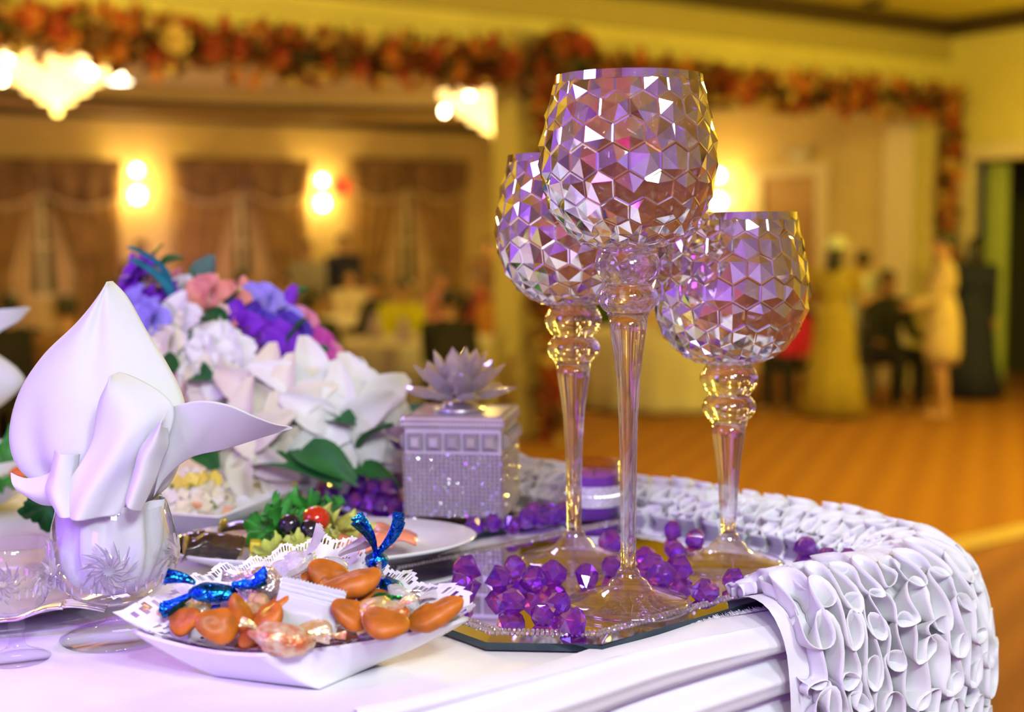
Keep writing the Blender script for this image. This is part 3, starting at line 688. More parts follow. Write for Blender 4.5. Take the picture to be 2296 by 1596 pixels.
# side and back falls
def fall(u, v):
    s = lerp(s_r0, s_r1, u); p, nn, d = path(s); q = p + nn * (.028 + .02 * v + .012 * sin(s * 40) * v); return Vector((q.x, q.y, T - .02 - .72 * v)) - loc0
MB().add(grid(fall, 120, 8)).build('side_fall', WHITE_CLOTH, cl)
# ruffled border: rows of gathered ribbon on a padded roll
PROF = [(-.052, .003), (-.035, .012), (-.012, .020), (.012, .016), (.030, -.004), (.037, -.035), (.039, -.07), (.040, -.105), (.042, -.14), (.043, -.175)]
def prof(q):
    p = poly([Vector((a, b, 0)) for a, b in PROF], q); e = poly([Vector((a, b, 0)) for a, b in PROF], min(1, q + .02)); d0 = poly([Vector((a, b, 0)) for a, b in PROF], max(0, q - .02))
    d = (e - d0).normalized(); return p.x, p.y, Vector((-d.y, d.x)), d
def on_roll(s, q, h):
    p, nn, d = path(s); o, z, nr, tg = prof(max(0, min(1, q))); k = o + nr.x * h; qd = p + nn * k
    return Vector((qd.x, qd.y, T + z + nr.y * h))
def roll(u, v): return on_roll(lerp(s_r0 - .015, s_r1, u), v, 0) - loc0
MB().add(grid(roll, 200, 28)).build('ruffle_base', WHITE_CLOTH, cl)
ROWS = 13
for rI in range(ROWS):
    q0 = .02 + .96 * rI / (ROWS - 1); rnd = random.Random(rI); ph = rnd.random() * 9
    step = .0012; NS = int((s_r1 - s_r0) / step); V_ = []; Fc = []; NJ = 6
    for i in range(NS + 1):
        s = s_r0 - .006 + i * step
        lam = .029 * (1 + .5 * nz(s * 14, rI * 3.1)); ph += 2 * pi * step / lam
        amp = .058 * (1 + .6 * nz(s * 12, rI * 1.7, 4)); tilt = nz(s * 13, rI * 2.3, 8); t2 = nz(s * 17, rI * 4.1, 3)
        h = .024 * (1 + .35 * nz(s * 16, rI, 2)) * (.75 if q0 < .3 else 1)
        hh = min(1, max(.5, (s - s_r0 + .02) / .03)) * h
        for j in range(NJ):
            t = j / (NJ - 1); fl = .72 + .42 * t
            qq = q0 + (amp * sin(ph) + .010 * sin(1.63 * ph + rI)) * fl + .035 * tilt * t * t
            ss = s - .0050 * sin(2 * ph + .3 * tilt) * fl + .008 * t2 * t * t
            V_.append(on_roll(ss, qq, hh * (t - .25 * t ** 3 * max(0, tilt)) + .001) - loc0)
        if i:
            a = (i - 1) * NJ
            for j in range(NJ - 1): Fc.append((a + j, a + NJ + j, a + NJ + 1 + j, a + 1 + j))
    mod_solid(MB().add((V_, Fc)).build('ruffle', WHITE_CLOTH, cl), .0006)
p, nn, d = path(s_r0 - .075)
pin = empty('pearl_pin', (p.x + nn.x * .006, p.y + nn.y * .006, T - .008), 0, 'small pearl-headed pin stuck in the draped cloth', 'pin')
MB().add(ell(.0035, .0035, .0035)).build('pearl', mat('pearl', (.9, .85, .85), .15, coat=.5), pin)
MB().add(tube([(0, 0, 0), (-.012, .008, .004)], .0005, 6)).build('needle', SILVER, pin)

# ------------------------------------------------------------ mirror trays
def tray(c, ax, L, Wd, ch, lab):
    r = empty('mirror_tray', (c[0], c[1], T), ax, lab, 'tray', 'octagonal mirror trays on the head table')
    def octa(l, w_, k, z): l /= 2; w_ /= 2; return [Vector(p) for p in ((-l + k, -w_, z), (l - k, -w_, z), (l, -w_ + k, z), (l, w_ - k, z), (l - k, w_, z), (-l + k, w_, z), (-l, w_ - k, z), (-l, -w_ + k, z))]
    def loft(A, B): n = len(A); return A + B, [(i, (i + 1) % n, n + (i + 1) % n, n + i) for i in range(n)]
    b = MB(); b.add(loft(octa(L, Wd, ch, .002), octa(L, Wd, ch, .0075))); b.add((octa(L, Wd, ch, .002), [tuple(range(8))[::-1]]))
    b.build('tray_edge', DARKEDGE, r, False)
    MB().add(loft(octa(L, Wd, ch, .0075), octa(L - .018, Wd - .018, ch - .004, .0105))).build('bevelled_border', mat('bevel_mirror', (.55, .6, .62), .03, 1), r, False)
    MB().add((octa(L - .018, Wd - .018, ch - .004, .0102), [tuple(range(8))])).build('mirror_plate', MIRROR, r, False)
    beads = MB(); oc = octa(L - .02, Wd - .02, ch - .005, .0110)
    for A, B in zip(oc, oc[1:] + oc[:1]):
        m = int((B - A).length / .0035)
        for i in range(m):
            for row in (0, 1):
                p = A.lerp(B, i / m) * (1 - .011 * row / max(.1, A.length)); beads.add(ell(.0016, .0016, .0016, (0, 0, 0), 6, 4), Matrix.Translation(p) @ Euler((i * 1.7, i * 2.3 + row, 0)).to_matrix().to_4x4())
    o = beads.build('rhinestone_trim', BEAD, r, False); o['kind'] = 'stuff'
    for sx in (-1, 1):
        for sy in (-1, 1): MB().add(lathe([(0, 0), (.006, 0), (.006, .002), (0, .002)], 10)).build('foot', DARKEDGE, r, loc=(sx * L * .35, sy * Wd * .3, 0))
    return r
A1 = W(1090, 1465, T); A2 = W(1350, 1465, T); ax = radians(40.0)
du = Vector((cos(ax), sin(ax), 0)); dw = Vector((-sin(ax), cos(ax), 0))
# front chamfer runs from A1 to A2: rebuild the square corner from it
mid = (A1 + A2) / 2; chf = (A2 - A1).length / sqrt(2)
corner = mid + (-(du + dw).normalized()) * (chf / sqrt(2))
TL, TW = .44, .285
tc1 = corner + du * TL / 2 + dw * TW / 2
tray(tc1, ax, TL, TW, chf, 'octagonal mirror tray with rhinestone edge carrying the three goblets')
B1 = W(1040, 1215, T); B2 = W(1280, 1175, T); ax2 = atan2(B2.y - B1.y, B2.x - B1.x)
du2 = Vector((cos(ax2), sin(ax2), 0)); dw2 = Vector((-sin(ax2), cos(ax2), 0))
cor2 = B1 - du2 * .055
tc2 = cor2 + du2 * .145 + dw2 * .235
tray(tc2, ax2, .29, .47, .05, 'octagonal mirror tray carrying the crystal box and the flowers')
TZ = T + .0103

# ------------------------------------------------------------ silvered goblets
BOWL = [(.0555, .167), (.0560, .160), (.0605, .143), (.0650, .122), (.0662, .108), (.0650, .090), (.0600, .072), (.0515, .058), (.0400, .0475), (.0300, .0420), (.0225, .0400)]
def bowlat(t):
    p = poly([Vector((a, b, 0)) for a, b in BOWL], t); return p.x, p.y
def goblet(px, py, stem, lab, rot):
    c = W(px, py, TZ); r = empty('goblet', (c.x, c.y, TZ), rot, lab, 'goblet', 'silvered hexagon-cut goblets'); z0 = stem
    # hexagon-cut bowl: cells follow the profile, each a six-sided pyramid with a raised rim
    N = 18; M_ = 600; arc = [0]; tv = []
    prev = bowlat(0)
    conf = [0.0]
    for i in range(1, M_ + 1):
        q = bowlat(i / M_); ds = hypot(q[0] - prev[0], q[1] - prev[1]); conf.append(conf[-1] + ds / ((q[0] + prev[0]) / 2)); prev = q
    def at_conf(c_):
        if c_ <= 0: return bowlat(0)
        if c_ >= conf[-1]: return bowlat(1)
        lo, hi = 0, M_
        while hi - lo > 1:
            m = (lo + hi) // 2
            if conf[m] <= c_: lo = m
            else: hi = m
        return bowlat((lo + (c_ - conf[lo]) / (conf[hi] - conf[lo])) / M_)
    def P(th, c_, h):
        q = at_conf(c_); q2 = at_conf(c_ + .01); q1 = at_conf(c_ - .01); d = Vector((q2[0] - q1[0], q2[1] - q1[1])).normalized(); nr = Vector((-d.y, d.x))
        if nr.x < 0 and q[1] > .06: nr = -nr
        R_ = q[0] + nr.x * h; return Vector((R_ * cos(th), R_ * sin(th), z0 + q[1] + nr.y * h))
    wth = 2 * pi / N; rowh = wth * .866; c0 = .17; mb = MB(); k = 0; rgob = random.Random(int(stem * 1e4))
    while c0 + k * rowh < conf[-1] - .02:
        cc = c0 + k * rowh
        for i in range(N):
            th = (i + .5 * (k % 2)) * wth; hx = []
            for j in range(6):
                a = pi / 6 + j * pi / 3; hx.append((cos(a) * wth / sqrt(3), sin(a) * wth / sqrt(3)))
            rr = at_conf(cc)[0]; dep = .075 * rr; jx, jy, jz = rgob.uniform(-.25, .25) * wth, rgob.uniform(-.25, .25) * wth, rgob.uniform(.22, .46)
            v = [P(th + x, max(.03, cc + y), 0) for x, y in hx]; v += [P(th + x * .90, max(.035, cc + y * .90), -dep * .10) for x, y in hx]; v.append(P(th + jx, max(.05, cc + jy), dep * jz))
            f = [(j, (j + 1) % 6, 6 + (j + 1) % 6, 6 + j) for j in range(6)] + [(6 + j, 6 + (j + 1) % 6, 12) for j in range(6)]
            mb.add((v, [tuple(reversed(x)) for x in f]))
        k += 1
    # plain rim band and inner wall
    rim = [(.0530, .164), (.0540, .1675), (.0556, .1675), (.0562, .161)]
    mb.add(lathe([(a, z0 + b) for a, b in rim], 72))
    inn = [(bowlat(i / 24)[0] - .0034, z0 + bowlat(i / 24)[1] + (.0025 if i > 16 else 0)) for i in range(24)]; inn[0] = (.0530, z0 + .164); inn.append((0, z0 + .0435))
    o = mb.build('bowl', MERC, r, False)
    MB().add(lathe(inn, 72)).build('inner_wall', THIN, r)
    kn = [(0, .041), (.0215, .0405), (.0195, .0385), (.0220, .0350), (.0248, .0290), (.0250, .0255), (.0228, .0190), (.0176, .0130), (.0180, .0115), (.0215, .0080), (.0232, .0030), (.0228, -.0010), (.0195, -.0060), (.0160, -.0090), (.0163, -.0105), (0, -.0105)]
    MB().add(lathe([(a, z0 + b) for a, b in kn], 48)).build('double_knob', CLEAR, r)
    zs = z0 - .0105; st = [(0, zs), (.0152, zs), (.0140, zs - .012), (.0112, zs - .03), (.0090, zs - .05), (.0074, zs - .08)]
    zb = .030
    if zs - .08 > .12: st += [(.0066, (zs - .08 + zb) / 2 + .02), (.0061, (zs - .08 + zb) / 2 - .03)]
    st += [(.0062, zb), (0, zb)]
    MB().add(lathe(st, 40)).build('stem', CLEAR, r)
    ft_ = [(0, .030), (.0075, .030), (.0095, .0265), (.0100, .024), (.0145, .021), (.0165, .0175), (.0185, .0155), (.030, .0105), (.0455, .0062), (.0490, .0040), (.0490, .0014), (.0470, .0), (0, 0)]
    MB().add(lathe(ft_, 64)).build('foot', GFOOT, r)
    for o in r.children: pass
    return r
GOB = [goblet(1409, 1360, .237, 'tallest of the three silvered goblets, standing foremost on the mirror tray', .1), goblet(1288, 1262, .187, 'middle-height silvered goblet standing behind the tallest one', .25), goblet(1632, 1270, .137, 'shortest silvered goblet standing beside the ruffled table end', .4)]

# ------------------------------------------------------------ violet acrylic gems
def gemmesh(seed):
    rd = random.Random(seed); n = 6; vs = []
    R_ = .0085
    bot = []; 
    for lev, (rr, z) in enumerate(((.62, 0), (1.02, .42), (.96, 1.05), (.5, 1.6))):
        for i in range(n):
            a = 2 * pi * (i + .5 * (lev % 2)) / n + rd.uniform(-.2, .2); q = R_ * rr * rd.uniform(.78, 1.22)
            vs.append((q * cos(a), q * sin(a), R_ * (z + (rd.uniform(-.16, .16) if lev else 0))))
    f = [tuple(range(n))[::-1], tuple(range(3 * n, 4 * n))]
    for l in range(3):
        for i in range(n):
            j = (i + 1) % n; a, b = l * n, l * n + n
            if l % 2 == 0: f += [(a + i, a + j, b + i), (a + j, b + j, b + i)]
            else: f += [(a + i, a + j, b + j), (a + i, b + j, b + i)]
    return MB().add((vs, f)).mesh('acrylic_gem', GEM, False)
GEMS = [gemmesh(s) for s in range(8)]
random.seed(11)
def gem(px, py, z, lab, grp, s=1.0, up=0):
    p = W(px, py, z); o = link('acrylic_gem', GEMS[random.randrange(8)], None, (p.x, p.y, z + up), (0, 0, random.uniform(0, 6.3)))
    s *= random.uniform(.92, 1.15); o.scale = (s * random.uniform(.9, 1.15), s, s * random.uniform(.9, 1.2)); tag(o, lab, 'gem', grp)
fl = 'violet acrylic crystal chunk lying on the mirror tray below the goblets'; fg = 'violet gems on the goblet tray'
for px, py in ((1046, 1296), (1034, 1342), (1151, 1294), (1120, 1322), (1144, 1372), (1196, 1324), (1238, 1310), (1316, 1318), (1254, 1376), (1217, 1400), (1290, 1420), (1372, 1234), (1370, 1292), (1447, 1264), (1468, 1288), (1484, 1312), (1524, 1296), (1508, 1208), (1516, 1250), (1558, 1226), (1580, 1346), (1646, 1322), (1808, 1246), (1852, 1270), (1818, 1292), (1901, 1280)):
    gem(px, py, TZ, fl, fg, 1.18)
rl = 'violet acrylic crystal chunk lying on the mirror tray around the crystal box'; rg = 'violet gems on the flower tray'
for px, py in ((480, 1082), (556, 1098), (598, 1100), (560, 1108), (690, 1108), (705, 1128), (722, 1112), (742, 1132), (756, 1122), (735, 1100), (775, 1130), (800, 1140), (830, 1148), (858, 1150), (884, 1152), (790, 1116), (820, 1122), (850, 1128), (880, 1130), (1062, 1196), (1106, 1190), (1180, 1182), (1196, 1168), (1212, 1182), (1226, 1160), (1240, 1176), (1256, 1172), (1266, 1160), (1150, 1196), (770, 1106), (840, 1108), (870, 1112)):
    gem(px, py, TZ, rl, rg, 1.12)
for px, py in ((782, 1128), (812, 1136), (842, 1140), (872, 1142), (826, 1124), (856, 1128)):
    gem(px, py, TZ, rl, rg, 1.1, .0155)

# ------------------------------------------------------------ rhinestone box and crystal lotus
bc = W(1035, 1172, TZ); bc.y += .045; bx = empty('jewelled_box', (bc.x, bc.y, TZ), radians(-9), 'square rhinestone-covered box on the rear mirror tray', 'box'); BW, BH = .102, .098
mod_bevel(MB().add(box(BW - .004, BW - .004, BH - .006, (0, 0, BH / 2 + .003))).build('box_body', mat('box_silver', (.80, .75, .86), .35, .15, var=.05), bx, False), .002)
for sx in (-1, 1):
    for sy in (-1, 1): MB().add(ell(.006, .006, .004, (sx * .042, sy * .042, .003), 10, 6)).build('foot', SILVER, bx)
mod_bevel(MB().add(box(BW + .002, BW + .002, .012, (0, 0, BH + .003))).build('lid', mat('lid_crystal', (.84, .80, .90), .15, .25, var=.05), bx, False), .003)
for fi, (ang, nm) in enumerate(((0, 'front'), (pi / 2, 'right'), (-pi / 2, 'left'))):
    M_ = Matrix.Rotation(ang, 4, 'Z'); mb = MB(); nx = 23; nzr = 16; rbd = random.Random(fi)
    for i in range(nx):
        for j in range(nzr):
            x = (i + .5) / nx * BW - BW / 2; z = .006 + (j + .5) / nzr * (BH - .033); mb.add(ell(.0022, .0022, .0022, (0, 0, 0), 7, 5), M_ @ Matrix.Translation((x, -BW / 2 + .0015, z)) @ Euler((rbd.uniform(0, 6), rbd.uniform(0, 6), 0)).to_matrix().to_4x4())
    o = mb.build('rhinestones', BEAD, bx, False); o['kind'] = 'stuff'
    for i in range(5):
        x = (i - 2) * BW / 5.4; q = .0085
        g = MB().add(([(x - q, -.0505, BH - .0255 + .001), (x + q, -.0505, BH - .0245), (x + q, -.0505, BH - .0065), (x - q, -.0505, BH - .0065), (x - q * .45, -.0560, BH - .020), (x + q * .45, -.0560, BH - .020), (x + q * .45, -.0560, BH - .011), (x - q * .45, -.0560, BH - .011)],
                      [(0, 1, 5, 4), (1, 2, 6, 5), (2, 3, 7, 6), (3, 0, 4, 7), (4, 5, 6, 7), (3, 2, 1, 0)]), M_).build('square_stone', CRYSTAL, bx, False)
mb = MB()
for k in range(4):
    M_ = Matrix.Rotation(k * pi / 2, 4, 'Z')
    for i in range(27):
        for z in (BH + .0, BH + .005): mb.add(ell(.0018, .0014, .0018, ((i + .5) / 27 * BW - BW / 2, -BW / 2 - .0012, z), 6, 4), M_)
        mb.add(ell(.0018, .0018, .0014, ((i + .5) / 27 * BW - BW / 2, -BW / 2 + .004, BH + .0092), 6, 4), M_)
o = mb.build('lid_rhinestones', BEAD, bx, False); o['kind'] = 'stuff'
LZ = TZ + BH + .0095
lo = empty('crystal_lotus', (bc.x - .002, bc.y, LZ), 0, 'clear cut-crystal lotus flower standing on the jewelled box', 'ornament')
MB().add(lathe([(0, 0), (.026, 0), (.027, .003), (.020, .005), (.018, .008), (.012, .010), (0, .010)], 32)).build('base_disc', SILVER, lo)
def petal(L, wd, th):
    v = [(0, 0, 0)]; f = []
    for t, k in ((.22, .62), (.55, 1.0), (.80, .66)):
        for a, b in ((-1, 0), (-.45, .8), (.45, .8), (1, 0), (.45, -.6), (-.45, -.6)): v.append((a * wd * k, t * L, b * th * k))
    v.append((0, L, 0)); n = 6
    for i in range(n):
        j = (i + 1) % n; f.append((0, 1 + j, 1 + i)); f.append((13 + i, 13 + j, 19))
        for l in (1, 7): f.append((l + i, l + j, l + 6 + j, l + 6 + i))
    return MB().add((v, f)).mesh('petal', CRYSTAL, False)
for n_, el_, L, wd, r0, z0 in ((9, 14, .047, .0135, .014, .012), (8, 44, .050, .0135, .012, .014), (7, 66, .052, .012, .008, .015), (4, 82, .050, .011, .003, .016)):
    pm = petal(L, wd, .005)
    for i in range(n_):
        a = 2 * pi * (i + .5 * (n_ % 2)) / n_ + .2 * n_; link('petal', pm, lo, (cos(a) * r0, sin(a) * r0, z0), Euler((radians(el_), 0, a - pi / 2)))

# ------------------------------------------------------------ votive candles
VIO = mat('violet_wax', (.56, .22, .92), .4, var=.08, sss=.3)
LACE = mat('lace_ribbon', (.78, .70, .86), .8, var=.2, scale=300, bump=.5, bscale=500)
def votive(c, R_, hh, lab):
    r = empty('votive_candle', c, 0, lab, 'candle', 'violet votive candles')
    MB().add(lathe([(0, .001), (R_ * .92, .001), (R_ * .98, .006), (R_, hh), (R_ - .002, hh), (R_ * .94, .012), (0, .010)], 48)).build('glass', glassy('lilac_glass', (.93, .82, 1), True, 0, fres=1.5), r)
    MB().add(lathe([(0, .011), (R_ * .90, .011), (R_ * .92, hh * .80), (R_ * .5, hh * .78), (0, hh * .77)], 40)).build('wax', VIO, r)
    MB().add(lathe([(R_ * 1.005 + .001, hh * .36), (R_ * 1.01 + .001, hh * .37), (R_ * 1.012 + .001, hh * .66), (R_ * 1.008 + .001, hh * .67)], 72, wav=lambda a, q, z: .006 * sin(26 * a))).build('lace_band', LACE, r)
    mb = MB()
    for i in range(40):
        a = 2 * pi * i / 40
        for z in (hh * .52, .004): mb.add(ell(.0016, .0016, .0016, (cos(a) * R_ * 1.03, sin(a) * R_ * 1.03, z), 6, 4))
    o = mb.build('rhinestone_ring', BEAD, r, False); o['kind'] = 'stuff'
    MB().add(tube([(0, 0, hh * .77), (.001, 0, hh * .9)], .0009, 6)).build('wick', mat('wick', (.1, .08, .07), .9), r)
p = W(1332, 1180, T); votive((p.x, p.y, T), .0275, .068, 'violet votive candle with lace band standing on the cloth behind the goblets')
p = W(866, 1110, TZ); votive((p.x, p.y, TZ), .029, .082, 'violet votive candle with lace band standing on the tray beside the box')
# ============================================================ glasses, napkins, dishes, food, flowers
# ---- cut-glass stemware
def stemware(name, c, R_, prof, lab, stars, solid):
    r = empty(name, c, 0, lab, 'glass', 'cut-glass stemware')
    MB().add(lathe(prof, 64)).build('bowl', THIN, r)
    MB().add(lathe(solid, 48)).build('stem_and_foot', THINFOOT, r)
    prf = [Vector((a, b, 0)) for a, b in prof]
    def rad(z):
        best = min(prf, key=lambda p: abs(p.y - z)); lo = [p for p in prf if p.y <= z]; hi = [p for p in prf if p.y >= z]
        if not lo or not hi: return best.x
        a, b = max(lo, key=lambda p: p.y), min(hi, key=lambda p: p.y)
        return a.x if b.y == a.y else lerp(a.x, b.x, (z - a.y) / (b.y - a.y))
    for th, zc, sz in stars:
        mb = MB()
        for k in range(22):
            a = 2 * pi * k / 22; v = []
            for t, wd in ((.18, .2), (.55, 1), (1, .05)):
                for s, h in ((-1, .0003), (0, .0022), (1, .0003)):
                    aa = a + .55 * t * t; q = sz * t * (1 if k % 2 else .78); ox, oz = cos(aa) * q - sin(aa) * s * wd * sz * .10, sin(aa) * q + cos(aa) * s * wd * sz * .10
                    z = zc + oz; rr = rad(z); tt = th + ox / max(.01, rr); v.append(((rr + h) * cos(tt), (rr + h) * sin(tt), z))
            mb.add((v, [(0, 1, 4, 3), (1, 2, 5, 4), (3, 4, 7, 6), (4, 5, 8, 7)]))
        mb.build('cut_star', CRYSTAL, r, False)
    mb = MB()
    for k in range(34):
        a = 2 * pi * k / 34; z = prof[3][1]; mb.add(ell(.0012, .0012, .0045, ((rad(z) + .0003) * cos(a), (rad(z) + .0003) * sin(a), z), 6, 4))
    mb.build('cut_band', CRYSTAL, r, False); return r
gb = W(262, 1428, T); gb.z = T
bp = [(.006, .0265), (.020, .0285), (.034, .036), (.0425, .048), (.0465, .062), (.0462, .074), (.0435, .088), (.0400, .1005), (.0395, .1015)]
sp = [(0, .0006), (.0405, .0006), (.0410, .0018), (.034, .0045), (.018, .0085), (.0085, .0125), (.0062, .017), (.0075, .022), (.012, .0262), (.02, .0285), (0, .030)]
stemware('brandy_glass', gb, .046, bp, 'large cut-glass brandy goblet holding the standing napkin', [(radians(-78), .062, .022), (radians(-150), .06, .02), (radians(-8), .06, .02), (radians(70), .06, .02)], sp)
gs = W(40, 1478, T); gs.z = T; k = .60
bp2 = [(.004, .031), (.012, .0335), (.021, .042), (.0265, .054), (.0280, .066), (.0275, .076), (.0262, .0835), (.0258, .084)]
sp2 = [(0, .0006), (.0225, .0006), (.0228, .0016), (.019, .0035), (.010, .007), (.0058, .011), (.0048, .017), (.0065, .023), (.0048, .028), (.008, .0315), (0, .034)]
stemware('wine_glass', gs, .028, bp2, 'small empty cut-glass wine goblet beside the brandy goblet', [(radians(-85), .062, .016), (radians(-20), .062, .015), (radians(-160), .062, .015)], sp2)
g2p = Vector((-.69, 1.59, T))
o = stemware('brandy_glass', g2p, .046, bp, 'cut-glass brandy goblet holding the second napkin', [(radians(-70), .062, .022)], sp)
# ---- standing napkins: folded sheets with real curvature
def sheet(mb, Lp, Rp, y0, depth, nu=44, nv=64):
    Lp = [Vector((*p, 0)) for p in Lp]; Rp = [Vector((*p, 0)) for p in Rp]
    def fn(u, v):
        a, b = poly(Lp, v), poly(Rp, v); p = a.lerp(b, u); q = D(p.x, p.y, y0); dy = depth(u, v); s = (y0 + dy) / y0
        return Vector((q.x, q.y + dy, q.z)) if True else q
    mb.add(grid(fn, nu, nv))
nap = empty('napkin', (gb.x, gb.y, T + .05), 0, 'tall white leaf-folded napkin standing in the brandy goblet', 'napkin'); no_ = Vector((gb.x, gb.y, T + .05))
def npart(name, *a, **k):
    mb = MB(); sheet(mb, *a, **k); mb.v = [tuple(Vector(p) - no_) for p in mb.v]; o = mb.build(name, NAPKIN, nap); mod_solid(o, .0009); return o
yb = gb.y
def crease(c, w_, a): return lambda u: a * math.exp(-((u - c) / w_) ** 2)
c1_ = crease(.56, .10, .006); c2_ = crease(.17, .09, .007)
npart('leaf', [(240, 632), (165, 722), (85, 800), (30, 885), (8, 975), (22, 1045), (70, 1090), (140, 1112), (196, 1128)], [(241, 632), (275, 668), (322, 750), (366, 820), (400, 890), (412, 960), (398, 1030), (372, 1090), (330, 1128)], yb,
      lambda u, v: .012 - .050 * (sin(pi * u) ** .8) * (.25 + .75 * v) * (1 - .55 * max(0, v - .62) / .38) + c1_(u) * (1 - v) * min(1, v * 5) * 1.1 + c2_(u) * max(0, sin(pi * min(1, max(0, (v - .38) * 1.7)))) * 1.3)
npart('front_fold', [(292, 826), (262, 880), (248, 960), (225, 1010), (192, 1060), (178, 1105), (186, 1132)], [(294, 825), (330, 838), (382, 868), (411, 905), (400, 965), (352, 1040), (300, 1132)], yb,
      lambda u, v: -.040 - .016 * sin(pi * u) + .010 * u - .004 * sin(9 * u + 5 * v) * v)
npart('side_wing', [(404, 902), (470, 886), (535, 894), (590, 922), (630, 946), (656, 957)], [(352, 1108), (378, 1065), (432, 1022), (510, 1003), (590, 978), (657, 959)], yb,
      lambda u, v: -.022 - .022 * sin(pi * min(1, v * 1.1)) * (1 - u) + .012 * u * (1 - v) + .02 * v)
npart('rolled_fold', [(410, 905), (372, 955), (350, 985), (338, 1030), (322, 1090)], [(409, 940), (412, 975), (398, 1010), (384, 1050), (352, 1118)], yb,
      lambda u, v: -.044 - .018 * sin(pi * u) * (1 - .3 * v))
npart('low_fold', [(160, 990), (150, 1040), (140, 1080), (165, 1130)], [(212, 1000), (208, 1040), (205, 1085), (215, 1132)], yb, lambda u, v: -.035 - .012 * sin(pi * u))
npart('left_cuff', [(40, 1052), (80, 1062), (130, 1050), (160, 1030)], [(70, 1100), (110, 1118), (150, 1120), (190, 1128)], yb, lambda u, v: -.014 - .014 * v - .008 * sin(pi * u))
# gathered foot of the napkin inside the goblet
mb = MB().add(lathe([(.037, .056), (.0365, .048), (.0375, .035), (.0385, .022), (.036, .008), (.030, -.004), (.019, -.0125), (0, -.0135)], 72, wav=lambda a, q, z: .07 * sin(7 * a + z * 40) + .05 * sin(12 * a - z * 60) + .02 * sin(23 * a)))
mb.build('gathered_foot', NAPKIN, nap)
nap2 = empty('napkin', tuple(g2p + Vector((0, 0, .05))), 0, 'second white folded napkin, only its pointed corner and side showing', 'napkin'); no_ = g2p + Vector((0, 0, .05)); nap_b = nap; nap = nap2
npart('leaf', [(-190, 560), (-270, 660), (-330, 780), (-320, 900), (-240, 1000)], [(-188, 560), (-120, 650), (-50, 760), (42, 830), (38, 880), (-130, 1002)], 1.59, lambda u, v: -.05 * sin(pi * u) * (.3 + .7 * v), nu=20, nv=20)
npart('side_wing', [(-80, 760), (-50, 705), (0, 693), (40, 690), (63, 688)], [(-60, 850), (-40, 800), (0, 748), (40, 722), (62, 692)], 1.57, lambda u, v: -.02 * sin(pi * v) + .01 * u, nu=12, nv=20)
MB().add(lathe([(.037, .056), (.0375, .035), (.036, .008), (.019, -.0125), (0, -.0135)], 60, wav=lambda a, q, z: .07 * sin(7 * a + z * 40))).build('gathered_foot', NAPKIN, nap2)
# ---- dinner plate and fork
pc = Vector((-.425, 1.085, T)); pl = empty('dinner_plate', pc, 0, 'lavender-lit white dinner plate behind the wine goblet', 'plate')
MB().add(lathe([(0, .004), (.065, .004), (.072, .007), (.110, .0145), (.112, .0165), (.109, .0165), (.070, .0095), (.062, .0075), (0, .0075)], 72)).build('plate_dish', PORC, pl)
MB().add(lathe([(.062, 0), (.066, 0), (.066, .005), (.062, .005)], 48)).build('foot_ring', PORC, pl)
ft0, ft1 = W(238, 1378, T + .015), W(-120, 1402, T + .014); dF = (ft0 - ft1).normalized(); sF = Vector((-dF.y, dF.x, 0))
fk = empty('fork', (ft1.x, ft1.y, T + .0), 0, 'steel dinner fork resting on the rim of the dinner plate', 'fork'); ofs = Vector((ft1.x, ft1.y, T))
LF = (ft0 - ft1).length
def fpt(t, s, z): p = ft1 + dF * LF * t + sF * s; return Vector((p.x, p.y, T + z)) - ofs
def fz(t): return .013 + .010 * max(0, sin(pi * max(0, (t - .45) / .55))) * .7 + .006 * t
def fh(u, v):
    t = v * .74; wd = .0065 - .0035 * sin(pi * min(1, t / .6)) if t < .6 else lerp(.003, .0115, (t - .6) / .14)
    return fpt(t, (u - .5) * 2 * wd, fz(t) + .0012 * (1 - (2 * u - 1) ** 2))
mod_solid(MB().add(grid(fh, 7, 26)).build('handle', SILVER, fk), .0018)
for i in range(4): mod_solid(MB().add(grid(lambda u, v: fpt(lerp(.73, 1, v), (i - 1.5) * .0058 + (u - .5) * .0032 * (1 - .5 * v), fz(lerp(.73, 1, v)) + .001), 3, 10)).build('tine', SILVER, fk), .0014)
# ---- square candy dish
Z1 = .030
R1, R2, R3_, R4 = [W(*q, T + z) for q, z in (((296, 1418), .034), ((585, 1472), .030), ((1050, 1391), .036))] + [None] if False else (W(296, 1418, T + .034), W(585, 1472, T + .030), W(1050, 1391, T + .036), None)
R4 = R1 + R3_ - R2 + Vector((-.005, .022, .004))
Bq = [W(490, 1519, T), W(722, 1547, T), W(846, 1489, T)]; Bq.append(Bq[0] + Bq[2] - Bq[1])
RQ = [R1, R2, R3_, R4]; dc = sum(Bq, Vector()) / 4; dc.z = T
dish = empty('candy_dish', dc, 0, 'square white porcelain dish filled with apricots and wrapped sweets', 'dish')
def quadpt(Q, t, sag=0, bow=0):
    i = int(t * 4) % 4; u = t * 4 - int(t * 4); a, b = Q[i], Q[(i + 1) % 4]; p = a.lerp(b, u); k = 4 * u * (1 - u)
    c = sum(Q, Vector()) / 4; d = c - p; d.z = 0; return p + d.normalized() * bow * k - Vector((0, 0, sag * k))
